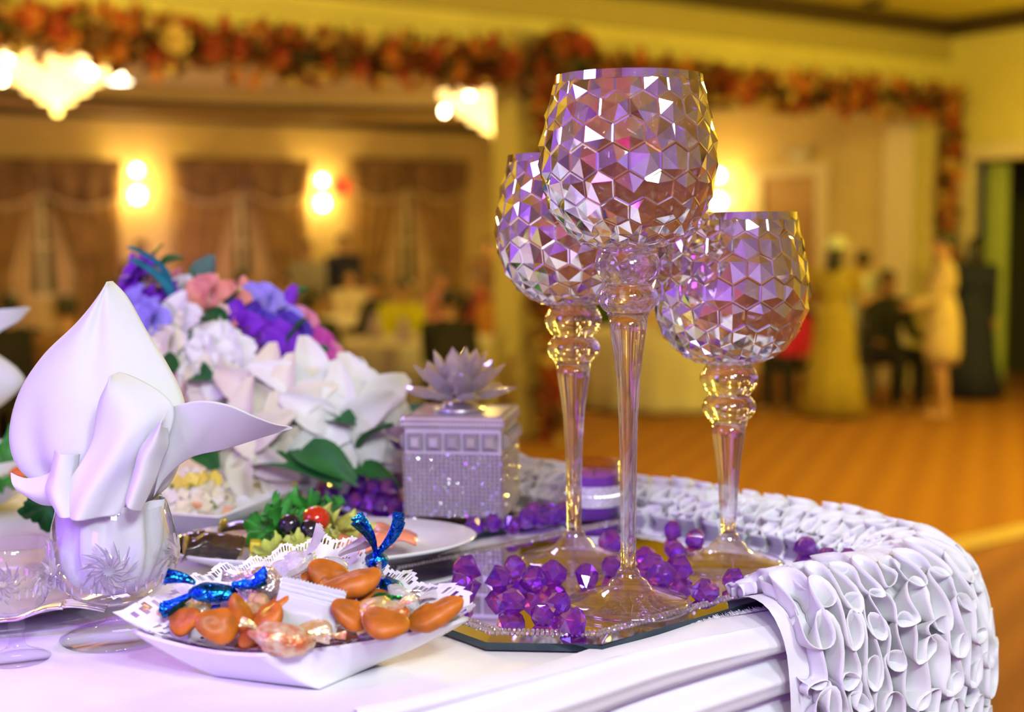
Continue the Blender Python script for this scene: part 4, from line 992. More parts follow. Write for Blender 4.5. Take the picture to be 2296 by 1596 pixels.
def dishsurf(inner):
    def fn(u, v):
        rim = quadpt(RQ, u, .006, .006); base = quadpt(Bq, u, 0, -.003 * 0); base = Vector((base.x, base.y, T + (.0045 if inner else .0)))
        cB = sum(Bq, Vector()) / 4
        if inner: base = base.lerp(Vector((cB.x, cB.y, base.z)), .06)
        if v > .8: q = (v - .8) / .2; return base.lerp(Vector((cB.x, cB.y, base.z)), q) - dc
        q = v / .8; p = rim.lerp(base, q); p.z -= .004 * sin(pi * q) * (1 if inner else .6)
        if inner: p.z += .0035 * (1 - q) * 0 + .0025
        return p - dc
    return fn
MB().add(grid(dishsurf(True), 80, 14, True)).build('inner_wall', PORC, dish)
MB().add(grid(lambda u, v: dishsurf(False)(1 - u, v), 80, 14, True)).build('outer_wall', PORC, dish)
MB().add(grid(lambda u, v: lerp(dishsurf(True)(u, 0), dishsurf(False)(u, 0), v), 80, 2, True)).build('rim', PORC, dish)
# ---- lace paper doily draped in the dish
PAPER = mat('doily_paper', (.88, .86, .90), .9, var=.02, bump=.1, bscale=500)
RC = sum(RQ, Vector()) / 4
def in_dish(x, y):          # height of the dish's inner surface, flaring outside the rim
    best = 9
    a = atan2(y - dc.y, x - dc.x); d = hypot(x - dc.x, y - dc.y)
    return a, d
def rim_dist(ang):
    for i in range(160):
        p, q = quadpt(RQ, i / 160, .006, .006), quadpt(RQ, (i + 1) / 160 % 1, .006, .006)
        a0, a1 = atan2(p.y - dc.y, p.x - dc.x), atan2(q.y - dc.y, q.x - dc.x); dd = (a1 - a0 + pi) % (2 * pi) - pi; e = (ang - a0 + pi) % (2 * pi) - pi
        if dd and 0 <= e / dd <= 1: return hypot(p.x - dc.x, p.y - dc.y), p.z - T
    return .1, .03
NT, NR = 432, 56; RIM = [rim_dist(-pi + 2 * pi * (i + .5) / NT) for i in range(NT)]
def doily_pt(i, rr):
    a = -pi + 2 * pi * (i + .5) / NT; rd, rz_ = RIM[i % NT]; fr_ = max(0, min(1, (-sin(a) - .05) / .35)); ov = lerp(.020, .037, max(0, sin(a - .35))) + .003 * sin(5 * a)
    rmax = min(.125, lerp(rd + ov, rd * .985, fr_)); rr = rr / R_D * rmax; t = rr / rd
    z = .007 + (rz_ - .001) * min(1, max(0, (t - .38) / .62)) ** 1.1
    if t > 1: z = rz_ + .006 + (t - 1) * rd * .75 + .002 * sin(a * 18)
    return Vector((dc.x + cos(a) * rr, dc.y + sin(a) * rr, T + z))
SC = 18; R_D = .090
def keep(i, j):
    w_ = NT // SC; k = i % w_; th = (k + .5) / w_ - .5; t = (j + .5) / NR; edge = .945 + .055 * cos(pi * th)
    if t > edge: return False
    if edge - .075 < t < edge - .03 and k % 2 == 0 and abs(th) < .44: return False
    rr = hypot(th * 2 * pi * .78 / SC * 1.0, t - .80)
    if .018 < rr < .046 and int((atan2(t - .80, th * .35) + pi) / (2 * pi) * 12) % 2 == 0: return False
    if .66 < t < .70 and abs(abs(th) - .5) < .12: return False
    if .60 < t < .63 and k % 4 < 2 and abs(th) < .3: return False
    return True
vs = [doily_pt(i, R_D * j / NR) for j in range(NR + 1) for i in range(NT)]; fs = []
for j in range(NR):
    for i in range(NT):
        if j < 3 or keep(i, j): k2 = (i + 1) % NT; fs.append((j * NT + i, j * NT + k2, j * NT + NT + k2, j * NT + NT + i))
o = MB().add(([p - dc for p in vs], fs)).build('paper_doily', PAPER, loc=dc); tag(o, 'white lace paper doily lining the candy dish', 'doily')
# ---- dried apricots
APR = mat('dried_apricot', (.52, .15, .012), .42, var=.25, scale=60, bump=.2, bscale=150, sss=.2, spec=.35)
def apricot(seed, L, wd, th):
    rd = random.Random(seed); ph = rd.random() * 6
    def fn(p):
        x, y, z = p; k = 1 + .08 * sin(3 * atan2(y, x) + ph); fold = math.exp(-(y / (.25 * wd)) ** 2)
        return Vector((x * k, y * k, z - .12 * th * fold * (1 if z > 0 else -.2) + .10 * L * (x / L) ** 2 + th * .25 * nz(x * 120, y * 120, seed)))
    return MB().add(ell(L, wd, th, (0, 0, 0), 28, 16, fn)).mesh('dried_apricot', APR)
AP = [apricot(s, .0150, .0120, .0065) for s in range(3)] + [apricot(s + 5, .020, .010, .0075) for s in range(3)]
def put(name, me, px, py, dist, rot, lab, cat, grp=None, s=1):
    p = D(px, py, dist); o = link(name, me, None, p, rot, (s, s, s)); tag(o, lab, cat, grp); return o
ag = 'dried apricots in the candy dish'; yd = dc.y
for px, py, dy, rot, k3, s, lb in ((490, 1402, -.045, (1.0, .2, .3), 0, 1.0, 'flat round dried apricot beside the blue foil sweet'), (415, 1392, -.02, (.9, -.3, -.4), 1, .85, 'small dried apricot half hidden by the doily edge'), (543, 1382, -.035, (.6, 1.2, .2), 3, .82, 'upright dried apricot between the nuts and the round apricot'), (592, 1402, -.045, (.5, -.75, .1), 4, .95, 'slanting dried apricot leaning on the white sachet'), (604, 1375, -.03, (.3, -.6, .3), 5, .82, 'slanting dried apricot behind the one leaning on the sachet'),
                         (735, 1290, .02, (.9, .4, .2), 2, 1.0, 'dried apricot topmost at the back of the heap'), (680, 1300, .03, (.2, -.3, .5), 3, .8, 'small dried apricot behind the white sachet'), (790, 1312, -.005, (.3, -.25, .35), 4, 1.15, 'long dried apricot lying across the top of the heap'), (757, 1322, .0, (.2, .3, -.4), 1, 1.0, 'dried apricot under the long one on top'),
                         (787, 1378, -.03, (.7, .5, .2), 0, .95, 'dried apricot between the white sachet and gold wrappers'), (862, 1398, -.045, (.5, .2, .0), 1, 1.05, 'dried apricot on the doily edge below the gold wrappers'), (973, 1380, -.02, (.35, -.38, .25), 5, 1.05, 'dried apricot lying alone near the dish corner'), (835, 1340, .005, (.3, .3, .2), 2, .9, 'dried apricot beside the green foil')):
    put('dried_apricot', AP[k3], px, py, yd + dy, rot, lb, 'apricot', ag, s)
# ---- wrapped sweets
BLUE = mat('blue_foil', (.005, .06, .52), .16, 1, var=.5, scale=120, bump=.9, bscale=260, col2=(.02, .30, .85))
SILF = mat('silver_foil', (.80, .74, .80), .2, .85, var=.2, scale=90, bump=.8, bscale=200)
GOLD = mat('gold_wrapper', (.80, .55, .10), .25, .6, scale=110, bump=.8, bscale=220, col2=(.9, .82, .55))
PRINT = mat('printed_wrapper', (.80, .68, .40), .3, .3, scale=110, bump=.6, bscale=220, col2=(.62, .16, .04))
GREENF = mat('green_foil', (.02, .28, .05), .2, .8, var=.4, scale=90, bump=.8, bscale=200)
CELLO = mat('pale_cellophane', (.85, .80, .82), .2, 0, var=.08, scale=60, bump=.6, bscale=120, trans=.35)
def crumple(m, L, R_, seed):
    def fn(p): q = p * 110; k = 1 + .22 * nz(q.x, q.y, q.z + seed * 7) + .1 * nz(q.x * 2.3, q.y * 2.3, q.z * 2.3 + seed); return Vector((p.x * k, p.y * k, p.z * k))
    return MB().add(ell(L, R_, R_ * .8, (0, 0, 0), 22, 14, fn)).mesh('wrapped_body', m, False)
def fan(L, wd, seed, m):
    def fn(u, v):
        x = L * v; y = (u - .5) * 2 * wd * (.22 + .78 * v ** .8); z = .35 * wd * sin(u * 15 + seed) * (.3 + .7 * v) + .25 * wd * sin(3 * v + seed); return (x, y, z)
    return MB().add(grid(fn, 13, 6)).mesh('twist_end', m, False)
def sweet(px, py, dy, rot, m, L, R_, ends, lab, seed=1, em=None):
    p = D(px, py, yd + dy); r = empty('wrapped_sweet', p, 0, lab, 'sweet', 'wrapped sweets in the candy dish'); r.rotation_euler = rot
    link('wrapped_body', crumple(m, L, R_, seed), r)
    for k, (ang, LL) in enumerate(ends):
        o = link('twist_end', fan(LL, LL * .45, seed + k, em or m), r, (cos(ang) * L * .8, 0, sin(ang) * L * .8)); o.rotation_euler = (0, -ang, 0); mod_solid(o, .0004)
    return r
sweet(478, 1328, -.01, (.2, .1, .15), BLUE, .017, .0085, ((.45, .024), (2.8, .02), (3.5, .022)), 'sparkling blue foil sweet with twisted ends at the dish side', 3)
sweet(585, 1308, .005, (.5, .2, .2), SILF, .019, .013, ((.2, .012), (3.0, .012)), 'crumpled silver and lilac foil sweet beside the blue one', 5)
sweet(845, 1258, .028, (.1, 0, .1), BLUE, .008, .0085, ((1.15, .030), (1.95, .028), (4.6, .012)), 'blue foil sweet with twisted ends standing up at the back', 9)
sweet(877, 1318, .018, (.4, .6, .2), BLUE, .011, .008, ((.2, .014), (2.6, .012)), 'small blue and silver foil sweet at the back of the heap', 12, SILF)
sweet(852, 1345, -.002, (.1, -.1, .3), GREENF, .009, .006, ((.0, .008),), 'small green foil sweet among the apricots', 14)
sweet(838, 1372, -.025, (.3, -.2, .2), GOLD, .018, .011, ((.1, .010), (3.1, .012)), 'gold and cream printed sweet above the doily edge', 17)
sweet(868, 1385, -.03, (.3, -.3, .2), PRINT, .015, .009, ((.3, .010), (3.2, .010)), 'red and cream printed sweet beside the gold one', 19, GOLD)
sweet(632, 1432, -.055, (.2, .2, .1), PRINT, .021, .0125, ((.25, .014), (2.9, .012)), 'gold and cream printed sweet at the front of the heap', 21, GOLD)
sweet(706, 1415, -.045, (.2, -.1, .1), GOLD, .013, .008, ((-.3, .010), (3.0, .012)), 'gold wrapper sweet below the white sachet', 23, PRINT)
sweet(432, 1370, -.005, (.3, .1, .2), GOLD, .013, .009, ((3.0, .012), (.2, .008)), 'gold foil sweet under the blue foil one', 25, BLUE)
sweet(385, 1372, -.005, (.1, .1, .2), PRINT, .012, .006, ((3.0, .010),), 'red and yellow printed wrapper at the dish corner', 27)
sweet(655, 1270, .035, (.1, -.4, .2), CELLO, .016, .012, ((.5, .022), (2.9, .016)), 'pale cellophane sweet at the back of the heap', 29)
sweet(905, 1345, .01, (.2, .8, .3), CELLO, .014, .009, ((.9, .012), (3.8, .012)), 'clear cellophane sweet with red dots by the dish corner', 31)
sweet(745, 1268, .040, (.1, .2, .1), CELLO, .011, .008, ((.9, .024),), 'pale cellophane sweet with a zigzag end at the back', 33)
# white ridged sachet
sc_ = D(692, 1362, yd - .028); sch = empty('white_sachet', sc_, 0, 'white paper sachet with crimped end lying on the apricots', 'sachet'); sch.rotation_euler = (radians(58), radians(16), radians(4))
SACH = mat('sachet_paper', (.62, .63, .63), .45, var=.02, bump=.15, bscale=120)
def sfn(sign):
    def fn(u, v):
        x = (u - .5) * .044; y = (v - .5) * .034; b = .0055 * (sin(pi * u) ** .5) * (sin(pi * min(1, v * 1.5)) ** .5 if v < .66 else 0); rd = .0014 * sin((v - .62) / .38 * 4 * 2 * pi) if v > .62 else 0
        yy = y + (.0012 * (abs((u * 18) % 1 - .5) * 2 - .5) if v > .995 else 0)
        return (x, yy, sign * b + rd + .0012 * nz(u * 5, v * 5, sign))
    return fn
MB().add(grid(sfn(1), 37, 40)).build('sachet_front', SACH, sch); MB().add(grid(lambda u, v: Vector(sfn(-1)(1 - u, v)) - Vector((0, 0, .0004)), 37, 40)).build('sachet_back', SACH, sch)
# nuts
NUT = mat('nut', (.55, .33, .14), .5, var=.3, scale=120, bump=.4)
nm = MB().add(ell(.006, .0048, .0045, (0, 0, 0), 14, 10, lambda p: p * (1 + .25 * nz(p.x * 300, p.y * 300, p.z * 300)))).mesh('nut', NUT)
for k3, (px, py, dy) in enumerate(((560, 1362, -.02), (576, 1372, -.026), (570, 1348, -.015), (588, 1352, -.018), (600, 1440, -.05), (618, 1450, -.056), (655, 1348, -.01), (705, 1345, 0))):
    put('nut', nm, px, py, yd + dy, (k3, k3 * .7, k3 * 1.3), ['shelled nut nestled between the apricots', 'shelled nut at the front of the heap by the printed sweet'][4 <= k3 < 6], 'nut', 'nuts in the candy dish', 1 + .2 * (k3 % 2))
mid_ = MB().add(ell(.045, .032, .012, (0, 0, 0), 24, 12, lambda p: p * (1 + .1 * nz(p.x * 90, p.y * 90, 3)))).build('apricot_heap_base', APR, loc=(dc.x, dc.y + .004, T + .016)); tag(mid_, 'flat layer of dried apricots at the bottom of the candy dish', 'apricots', kind='stuff')
# ---- oval platter with appetisers
pc2 = Vector((-.175, 1.195, T)); PA, PB = .142, .088; rzp = radians(6)
plt = empty('oval_platter', pc2, rzp, 'oval white platter with salmon, eggplant rolls and salad', 'platter')
MB().add(lathe([(0, .003), (.62, .003), (.70, .007), (.97, .0215), (1.0, .0245), (.985, .0255), (.72, .0125), (.60, .0075), (0, .0075)], 96, PA, PB)).build('platter_dish', PORC, plt)
MB().add(lathe([(.60, 0), (.63, 0), (.63, .005), (.60, .005)], 60, PA, PB)).build('foot_ring', PORC, plt)
EGP = mat('eggplant_skin', (.02, .012, .016), .15, 0, var=.6, scale=70, coat=.5, col2=(.07, .04, .02)); EGF = mat('eggplant_flesh', (.42, .27, .06), .35, var=.2, scale=50, coat=.2, bump=.3, bscale=150)
def food(name, px, py, y, lab, cat, grp=None, rot=(0, 0, 0)):
    p = D(px, py, y); r = empty(name, p, 0, lab, cat, grp); r.rotation_euler = rot; return r
def eggroll(px, py, y, rot, L, R_, lab):
    r = food('eggplant_roll', px, py, y, lab, 'roll', 'eggplant rolls on the platter', rot)
    MB().add(grid(lambda u, v: ((v - .5) * L + .1 * L * sin(2 * pi * u) , R_ * (cos(2 * pi * u) * (1 + .25 * nz(u * 6, v * 4, px)) + .2 * sin(v * 5)), R_ * (.85 * sin(2 * pi * u) * (1 + .3 * nz(sin(u * 6.28) * 2, v * 5, px)) - .35 * (2 * v - 1) ** 2)), 40, 16, True)).build('skin', EGP, r)
    for s in (-1, 1): MB().add(ell(.003, R_ * .95, R_ * .76, (s * L * .5, 0, 0), 20, 10)).build('filling', EGF, r)
eggroll(478, 1222, 1.145, (0, .05, .15), .046, .013, 'dark shiny eggplant roll at the end of the platter'); eggroll(432, 1216, 1.165, (0, 0, .5), .03, .012, 'eggplant roll half hidden by the brandy goblet'); eggroll(565, 1192, 1.20, (0, .1, -.15), .055, .0125, 'brown eggplant roll behind the dark one')
r = food('eggplant_slice', 560, 1207, 1.175, 'golden eggplant slice leaning on the rolls', 'slice'); MB().add(ell(.034, .018, .007, (0, 0, 0), 24, 10, lambda p: p * (1 + .1 * nz(p.x * 80, p.y * 80)))).build('flesh', EGF, r)
YEL = mat('yellow_cheese', (.80, .62, .03), .5, var=.1, scale=60, bump=.2); WHT = mat('egg_white', (.85, .83, .76), .4, var=.03)
for px, py, rz_ in ((572, 1224, .2), (607, 1232, .15), (628, 1222, .3), (660, 1224, .1), (596, 1240, .1)):
    r = food('egg_wedge', px, py, 1.148, 'yellow and white egg wedge between eggplant and lettuce', 'egg', 'egg wedges on the platter', (0, .1, rz_)); mod_bevel(MB().add(box(.010, .016, .010)).build('yolk', YEL, r, False), .002); mod_bevel(MB().add(box(.005, .016, .010, (.0075, 0, -.0005))).build('white', WHT, r, False), .002)
LET = [mat('lettuce_green', (.035, .26, .03), .55, var=.35, scale=60, coat=.15), mat('lettuce_yellow', (.55, .60, .12), .55, var=.25, scale=60), mat('kale_green', (.006, .15, .03), .5, var=.4, scale=60)]
def curly(R_, seed, m, n=64, rings=9, frill=1.0):
    rd = random.Random(seed); ph = rd.random() * 6
    def fn(u, v):
        a = 2 * pi * u; q = R_ * v * (1 + .16 * sin(5 * a + ph) + .13 * v * nz(cos(a) * 3, sin(a) * 3, seed) + .05 * v ** 3 * sin(17 * a)); z = R_ * (.35 * v * v + frill * .30 * v ** 3 * sin(9 * a + ph) + frill * .16 * v ** 4 * sin(21 * a + 2 * ph)); return (q * cos(a), q * sin(a), z)
    return MB().add(grid(fn, n, rings, True)).mesh('lettuce_leaf', m)
LM = [curly(.020, 1, LET[0]), curly(.017, 2, LET[1], frill=.6), curly(.024, 3, LET[0]), curly(.021, 4, LET[1])]
for k3, (px, py, y, i, rot) in enumerate(((598, 1192, 1.165, 0, (.9, 0, .2)), (638, 1195, 1.16, 2, (1.0, .2, .8)), (672, 1196, 1.155, 0, (.9, -.2, 2)), (645, 1172, 1.20, 2, (.7, .1, 1.5)), (690, 1150, 1.23, 2, (.8, .2, 3)), (735, 1158, 1.235, 0, (.7, .3, 4)), (640, 1155, 1.23, 0, (.8, -.3, 1)), (700, 1228, 1.145, 3, (.9, .1, .4)), (730, 1208, 1.155, 1, (.9, .3, 1.2)), (755, 1190, 1.175, 3, (1.0, .2, 2.2)), (672, 1232, 1.14, 1, (.9, 0, 3)), (800, 1192, 1.185, 1, (.8, .2, .7)), (745, 1228, 1.145, 1, (1, .1, 5)), (608, 1240, 1.135, 1, (.9, 0, 4)))):
    put('lettuce_leaf', LM[i], px, py, y, rot, 'curly %s lettuce leaf on the oval platter' % ('green' if i in (0, 2) else 'yellow-green'), 'lettuce', 'lettuce leaves on the platter', .95)
TOM = mat('tomato_red', (.62, .03, .008), .1, var=.15, scale=50, coat=.5); OLV = mat('black_olive', (.012, .009, .02), .12, var=.3, coat=.6)
for px, py, y, s, lb in ((708, 1164, 1.16, .0125, 'shiny red cherry tomato on the curly lettuce'), (770, 1190, 1.19, .0095, 'red cherry tomato beside the salmon slices')):
    r = food('cherry_tomato', px, py, y, lb, 'tomato', 'cherry tomatoes on the platter', (.2, 0, 0)); MB().add(ell(s, s, s * .95, (0, 0, 0), 24, 14)).build('fruit', TOM, r); MB().add(ell(.002, .002, .001, (0, 0, s * .94), 8, 4)).build('stem_scar', LET[1], r)
for px, py, y, lb in ((650, 1176, 1.148, 'black olive on the lettuce beside the tomato'), (694, 1188, 1.146, 'black olive in front of the tomato')):
    r = food('black_olive', px, py, y, lb, 'olive', 'black olives on the platter'); MB().add(ell(.0105, .0095, .0095, (0, 0, 0), 20, 12)).build('fruit', OLV, r); MB().add(ell(.0022, .0022, .001, (.0095, -.002, .002), 8, 4)).build('pit_hole', EGP, r)
SAL = mat('smoked_salmon', (.80, .26, .14), .35, var=.2, scale=30, coat=.25, bump=.15)
for k3, (px, py, y, rz_, lb) in enumerate(((800, 1218, 1.165, .1, 'smoked salmon slice nearest the lettuce'), (868, 1208, 1.185, -.15, 'smoked salmon slice at the rim end of the platter'), (845, 1200, 1.205, .4, 'smoked salmon slice behind the other slices'))):
    p = D(px, py, y); o = MB().add(grid(lambda u, v: ((u - .5) * .062 * (1 - .25 * v), (v - .5) * .036, .003 * sin(u * 9 + k3) + .0035 * sin(v * 5 + k3) + .004 * sin(pi * v)), 18, 12)).build('salmon_slice', SAL, loc=p, rot=(.12, 0, rz_)); mod_solid(o, .0025); tag(o, lb, 'salmon', 'salmon slices on the platter')
# ---- square dish of mixed salad
sd = [W(640, 1128, T + .03), W(482, 1078, T + .03)]; sq = [W(395, 1176, T), ]
dsc = Vector((-.335, 1.37, T)); ds = empty('salad_dish', dsc, radians(-20), 'square white dish with a mound of diced mayonnaise salad', 'dish')
def sqd(w0, w1, z0, z1): return [(-w0, -w0, z0), (w0, -w0, z0), (w0, w0, z0), (-w0, w0, z0), (-w1, -w1, z1), (w1, -w1, z1), (w1, w1, z1), (-w1, w1, z1)], [(0, 1, 5, 4), (1, 2, 6, 5), (2, 3, 7, 6), (3, 0, 4, 7)]
mb = MB().add(sqd(.045, .092, .0, .032)); mb.add(sqd(.092, .090, .032, .0335)); mb.add(sqd(.090, .042, .0335, .005)); mb.v += [(-.042, -.042, .005), (.042, -.042, .005), (.042, .042, .005), (-.042, .042, .005), (-.045, -.045, 0), (.045, -.045, 0), (.045, .045, 0), (-.045, .045, 0)]; k4 = len(mb.v); mb.f += [(k4 - 8, k4 - 7, k4 - 6, k4 - 5), (k4 - 1, k4 - 2, k4 - 3, k4 - 4)]
mod_bevel(mb.build('dish_bowl', PORC, ds, False), .003)
SM = [mat('salad_potato', (.82, .74, .52), .5, var=.1, scale=50), mat('salad_egg', (.85, .66, .10), .5, var=.1), mat('salad_carrot', (.75, .38, .20), .5, var=.1), mat('salad_pea', (.25, .30, .05), .4, var=.2), mat('salad_mayo', (.86, .80, .74), .35, var=.05)]
random.seed(8)
mc = D(432, 1120, 1.35); mo = empty('salad_mound', (mc.x, mc.y, T + .012), 0, 'mound of diced potato, egg and pea salad in the square dish', 'salad')
MB().add(ell(.036, .034, .036, (0, 0, .008), 24, 14, lambda p: p * (1 + .1 * nz(p.x * 90, p.y * 90, p.z * 90)))).build('dressing', SM[4], mo)
for ci, (nn_, sz) in enumerate(((60, .0055), (16, .006), (7, .005), (10, .004), (34, .0055))):
    mb = MB()
    for q in range(nn_):
        th, zz = random.uniform(0, 2 * pi), random.uniform(-.1, 1); rr = sqrt(max(0, 1 - zz * zz)); c = Vector((.037 * rr * cos(th), .035 * rr * sin(th), .008 + .037 * zz)) if ci != 1 else Vector((.022 * cos(th) * rr + .004, .02 * sin(th), .040 + random.uniform(-.004, .004)))
        if ci == 3: mb.add(ell(sz, sz, sz, c, 10, 6))
        else: mb.add(box(sz * 2, sz * 1.8, sz * 1.6), Matrix.Translation(c) @ Euler((random.random() * 6, random.random() * 6, 0)).to_matrix().to_4x4())
    o = mb.build(('diced_potato', 'egg_crumble', 'diced_carrot', 'pea', 'dressing_lump')[ci], SM[ci], mo, ci == 3); o['kind'] = 'stuff'
# ---- dark plate and pink napkin edge behind, left bowl with greens
bw = Vector((-.615, 1.43, T)); b = empty('salad_bowl', bw, 0, 'lavender-lit white bowl of salad at the table end', 'bowl')
MB().add(lathe([(0, .004), (.045, .004), (.075, .018), (.098, .048), (.105, .066), (.102, .066), (.09, .045), (.06, .016), (0, .010)], 64)).build('bowl_wall', PORC, b); MB().add(lathe([(.04, 0), (.046, 0), (.046, .006), (.04, .006)], 40)).build('foot_ring', PORC, b)
for k3, (px, py, y, i, rot, lb) in enumerate(((15, 1048, 1.39, 2, (.8, 0, .3), 'green lettuce leaf in the salad bowl'), (-25, 1050, 1.40, 3, (.8, .2, 1.3), 'yellow-green lettuce leaf in the salad bowl'))):
    put('lettuce_leaf', LM[i], px, py, y, rot, lb, 'lettuce', None, 1.5)
p = D(50, 1062, 1.385); o = MB().add(ell(.014, .011, .009, (0, 0, 0), 16, 10)).build('carrot_piece', mat('carrot', (.75, .16, .01), .3, coat=.3), loc=p); tag(o, 'orange carrot piece at the rim of the salad bowl', 'carrot')
km = curly(.026, 9, LET[2], frill=.8)
p = D(108, 1134, 1.22); r = empty('kale_sprig', p, 0, 'dark green kale sprig lying between bowl and brandy goblet', 'kale')
for k3, (dx, dz, rot, s) in enumerate(((0, 0, (1.25, .1, .2), .85), (.012, .014, (1.3, .4, 1.4), .7), (-.002, -.012, (1.2, -.3, 2.4), .62))): link('leaf', km, r, (dx, .004 * k3, dz), rot, (s, s, s))
MB().add(tube([(.002, .005, -.034), (.005, .005, -.02), (.0, .004, 0)], .0018, 8)).build('stalk', LET[1], r)
# ---- flower centrepiece
fc = Vector((-.285, 1.62, TZ)); FL = empty('flower_centrepiece', fc, 0, 'round centrepiece of violet, coral and pink silk flowers with white lilies', 'flowers')
MB().add(lathe([(0, 0), (.05, 0), (.055, .004), (.075, .05), (.08, .055), (.07, .055), (0, .05)], 32)).build('planter', mat('planter_dark', (.03, .06, .05), .4), FL)
MB().add(ell(.085, .085, .085, (0, 0, .115), 24, 14)).build('moss_core', mat('moss', (.02, .06, .02), .9, var=.4, scale=60), FL)
PM = {n_: mat('silk_' + n_, c, .7, var=.2, scale=25, col2=c2) for n_, c, c2 in (('violet', (.17, .01, .55), (.30, .03, .70)), ('indigo', (.06, .02, .42), (.14, .04, .55)), ('periwinkle', (.30, .24, .85), (.45, .40, .92)), ('coral', (.80, .24, .20), (.88, .45, .38)), ('pink', (.78, .20, .42), (.85, .42, .55)), ('magenta', (.55, .03, .40), (.75, .12, .50)), ('cream', (.82, .74, .58), (.88, .84, .74)), ('white', (.85, .84, .80), (.90, .90, .90)), ('peach', (.85, .55, .42), (.88, .68, .56)), ('plum', (.09, .015, .14), (.16, .03, .24)))}
GRN = [mat('leaf_green', (.02, .16, .03), .5, var=.35, scale=20), mat('leaf_grey_green', (.10, .22, .15), .6, var=.2, scale=20), mat('leaf_teal', (.02, .25, .32), .5, var=.2)]
def petalmesh(L, wd, cup, curl, m, nm_='petal', pw=.8):
    def fn(u, v):
        x = (u - .5) * 2 * wd * sin(pi * (.06 + .86 * v)) ** pw; y = L * v; z = cup * L * (v - v * v) * 1.5 - curl * L * v ** 3 + .35 * abs(x) ** 1.5 / sqrt(wd) + .04 * L * sin(u * 7) * v; return (x, y, z)
    return MB().add(grid(fn, 7, 8)).mesh(nm_, m)
PCACHE = {}
def flower(pos, dirv, col, R_, n_=5, kind='open'):
    key = (col, kind)
    if key not in PCACHE:
        m = PM[col]; PCACHE[key] = {'open': petalmesh(.024, .0115, .15, .15, m), 'rose': petalmesh(.020, .013, .75, .1, m), 'lily': petalmesh(.056, .0165, .10, .5, m, pw=.9)}[kind]
    pm = PCACHE[key]; r = bpy.data.objects.new({'open': 'blossom', 'rose': 'rose', 'lily': 'lily'}[kind], MB().add(ell(.0035, .0035, .004, (0, 0, .002), 8, 6)).mesh('flower_heart', PM['cream'] if col != 'cream' else GRN[1])); COL.objects.link(r)
    r.parent = FL; r.location = pos; r.rotation_euler = Vector(dirv).to_track_quat('Z', 'Y').to_euler(); r.scale = (R_,) * 3
    rings = [(n_, .25 if kind != 'lily' else .38, 1)] if kind != 'rose' else [(5, .35, 1.05), (4, .9, .85), (3, 1.25, .6)]
    for k, (cnt, el_, s) in enumerate(rings):
        for i in range(cnt):
            a = 2 * pi * (i + .5 * k) / cnt; link('petal', pm, r, (0, 0, .001 * k), Euler((el_ + (.12 * (i % 2) if kind == 'lily' else 0), 0, a)), (s, s, s))
    return r
random.seed(21)
def fpos(px, py, y): return D(px, py, y) - fc
FLS = [(325, 625, 1.60, 'violet', 'rose', 1.5), (290, 650, 1.62, 'violet', 'open', 1.4), (330, 690, 1.56, 'violet', 'open', 1.2), (300, 715, 1.56, 'periwinkle', 'open', 1.8), (350, 735, 1.54, 'periwinkle', 'rose', 1.7), (360, 650, 1.60, 'peach', 'rose', 1.4), (380, 685, 1.57, 'violet', 'open', 1.3), (415, 660, 1.60, 'white', 'rose', 1.2), (470, 680, 1.56, 'coral', 'rose', 1.7), (500, 690, 1.55, 'coral', 'open', 1.5), (450, 720, 1.54, 'peach', 'open', 1.6), (400, 730, 1.53, 'white', 'open', 1.7), (430, 760, 1.52, 'cream', 'open', 1.7), (380, 780, 1.52, 'cream', 'rose', 1.5), (545, 695, 1.58, 'pink', 'open', 1.4), (580, 705, 1.58, 'periwinkle', 'rose', 1.9), (610, 730, 1.57, 'periwinkle', 'open', 1.6), (560, 745, 1.54, 'indigo', 'open', 1.6), (525, 745, 1.53, 'violet', 'open', 1.6), (610, 775, 1.54, 'violet', 'rose', 1.7), (640, 760, 1.56, 'indigo', 'rose', 1.6), (550, 790, 1.53, 'plum', 'rose', 1.6), (580, 820, 1.53, 'indigo', 'rose', 1.6), (600, 850, 1.53, 'plum', 'open', 1.6), (660, 740, 1.60, 'pink', 'rose', 1.5), (690, 790, 1.59, 'magenta', 'rose', 1.7), (700, 815, 1.58, 'pink', 'open', 1.7), (665, 830, 1.56, 'violet', 'open', 1.3), (475, 780, 1.51, 'white', 'open', 1.7), (500, 800, 1.50, 'white', 'open', 1.7), (460, 820, 1.50, 'white', 'open', 1.6), (515, 835, 1.49, 'white', 'open', 1.6), (480, 855, 1.49, 'cream', 'open', 1.5), (400, 800, 1.52, 'pink', 'open', 1.2), (420, 850, 1.52, 'peach', 'rose', 1.4), (430, 900, 1.52, 'pink', 'open', 1.4), (640, 800, 1.55, 'plum', 'open', 1.5), (545, 855, 1.52, 'plum', 'rose', 1.5), (340, 770, 1.55, 'pink', 'open', 1.3), (390, 640, 1.62, 'pink', 'open', 1.0)]
for px, py, y, col, kd, s in FLS:
    p = fpos(px, py, y); dv = (p - Vector((0, .05, .10))); dv += Vector((random.uniform(-.02, .02), -.05, random.uniform(-.01, .03))); flower(p, dv, col, s, 5, kd)
for px, py, y, dv, s in ((600, 905, 1.46, (-.1, -1, .35), 1.15), (700, 890, 1.46, (.4, -1, .5), 1.2), (640, 930, 1.44, (-.3, -1, .2), 1.1), (800, 930, 1.45, (.5, -1, .6), 1.25), (840, 920, 1.47, (.9, -.6, .7), 1.1), (760, 960, 1.43, (.2, -1, .2), 1.15), (560, 990, 1.43, (-.5, -1, 0), 1.15), (620, 1010, 1.43, (.1, -1, -.1), 1.05), (690, 985, 1.44, (.1, -1, .1), 1.0)):
    flower(fpos(px, py, y), dv, 'white' if px > 640 else 'cream', s, 6, 'lily')
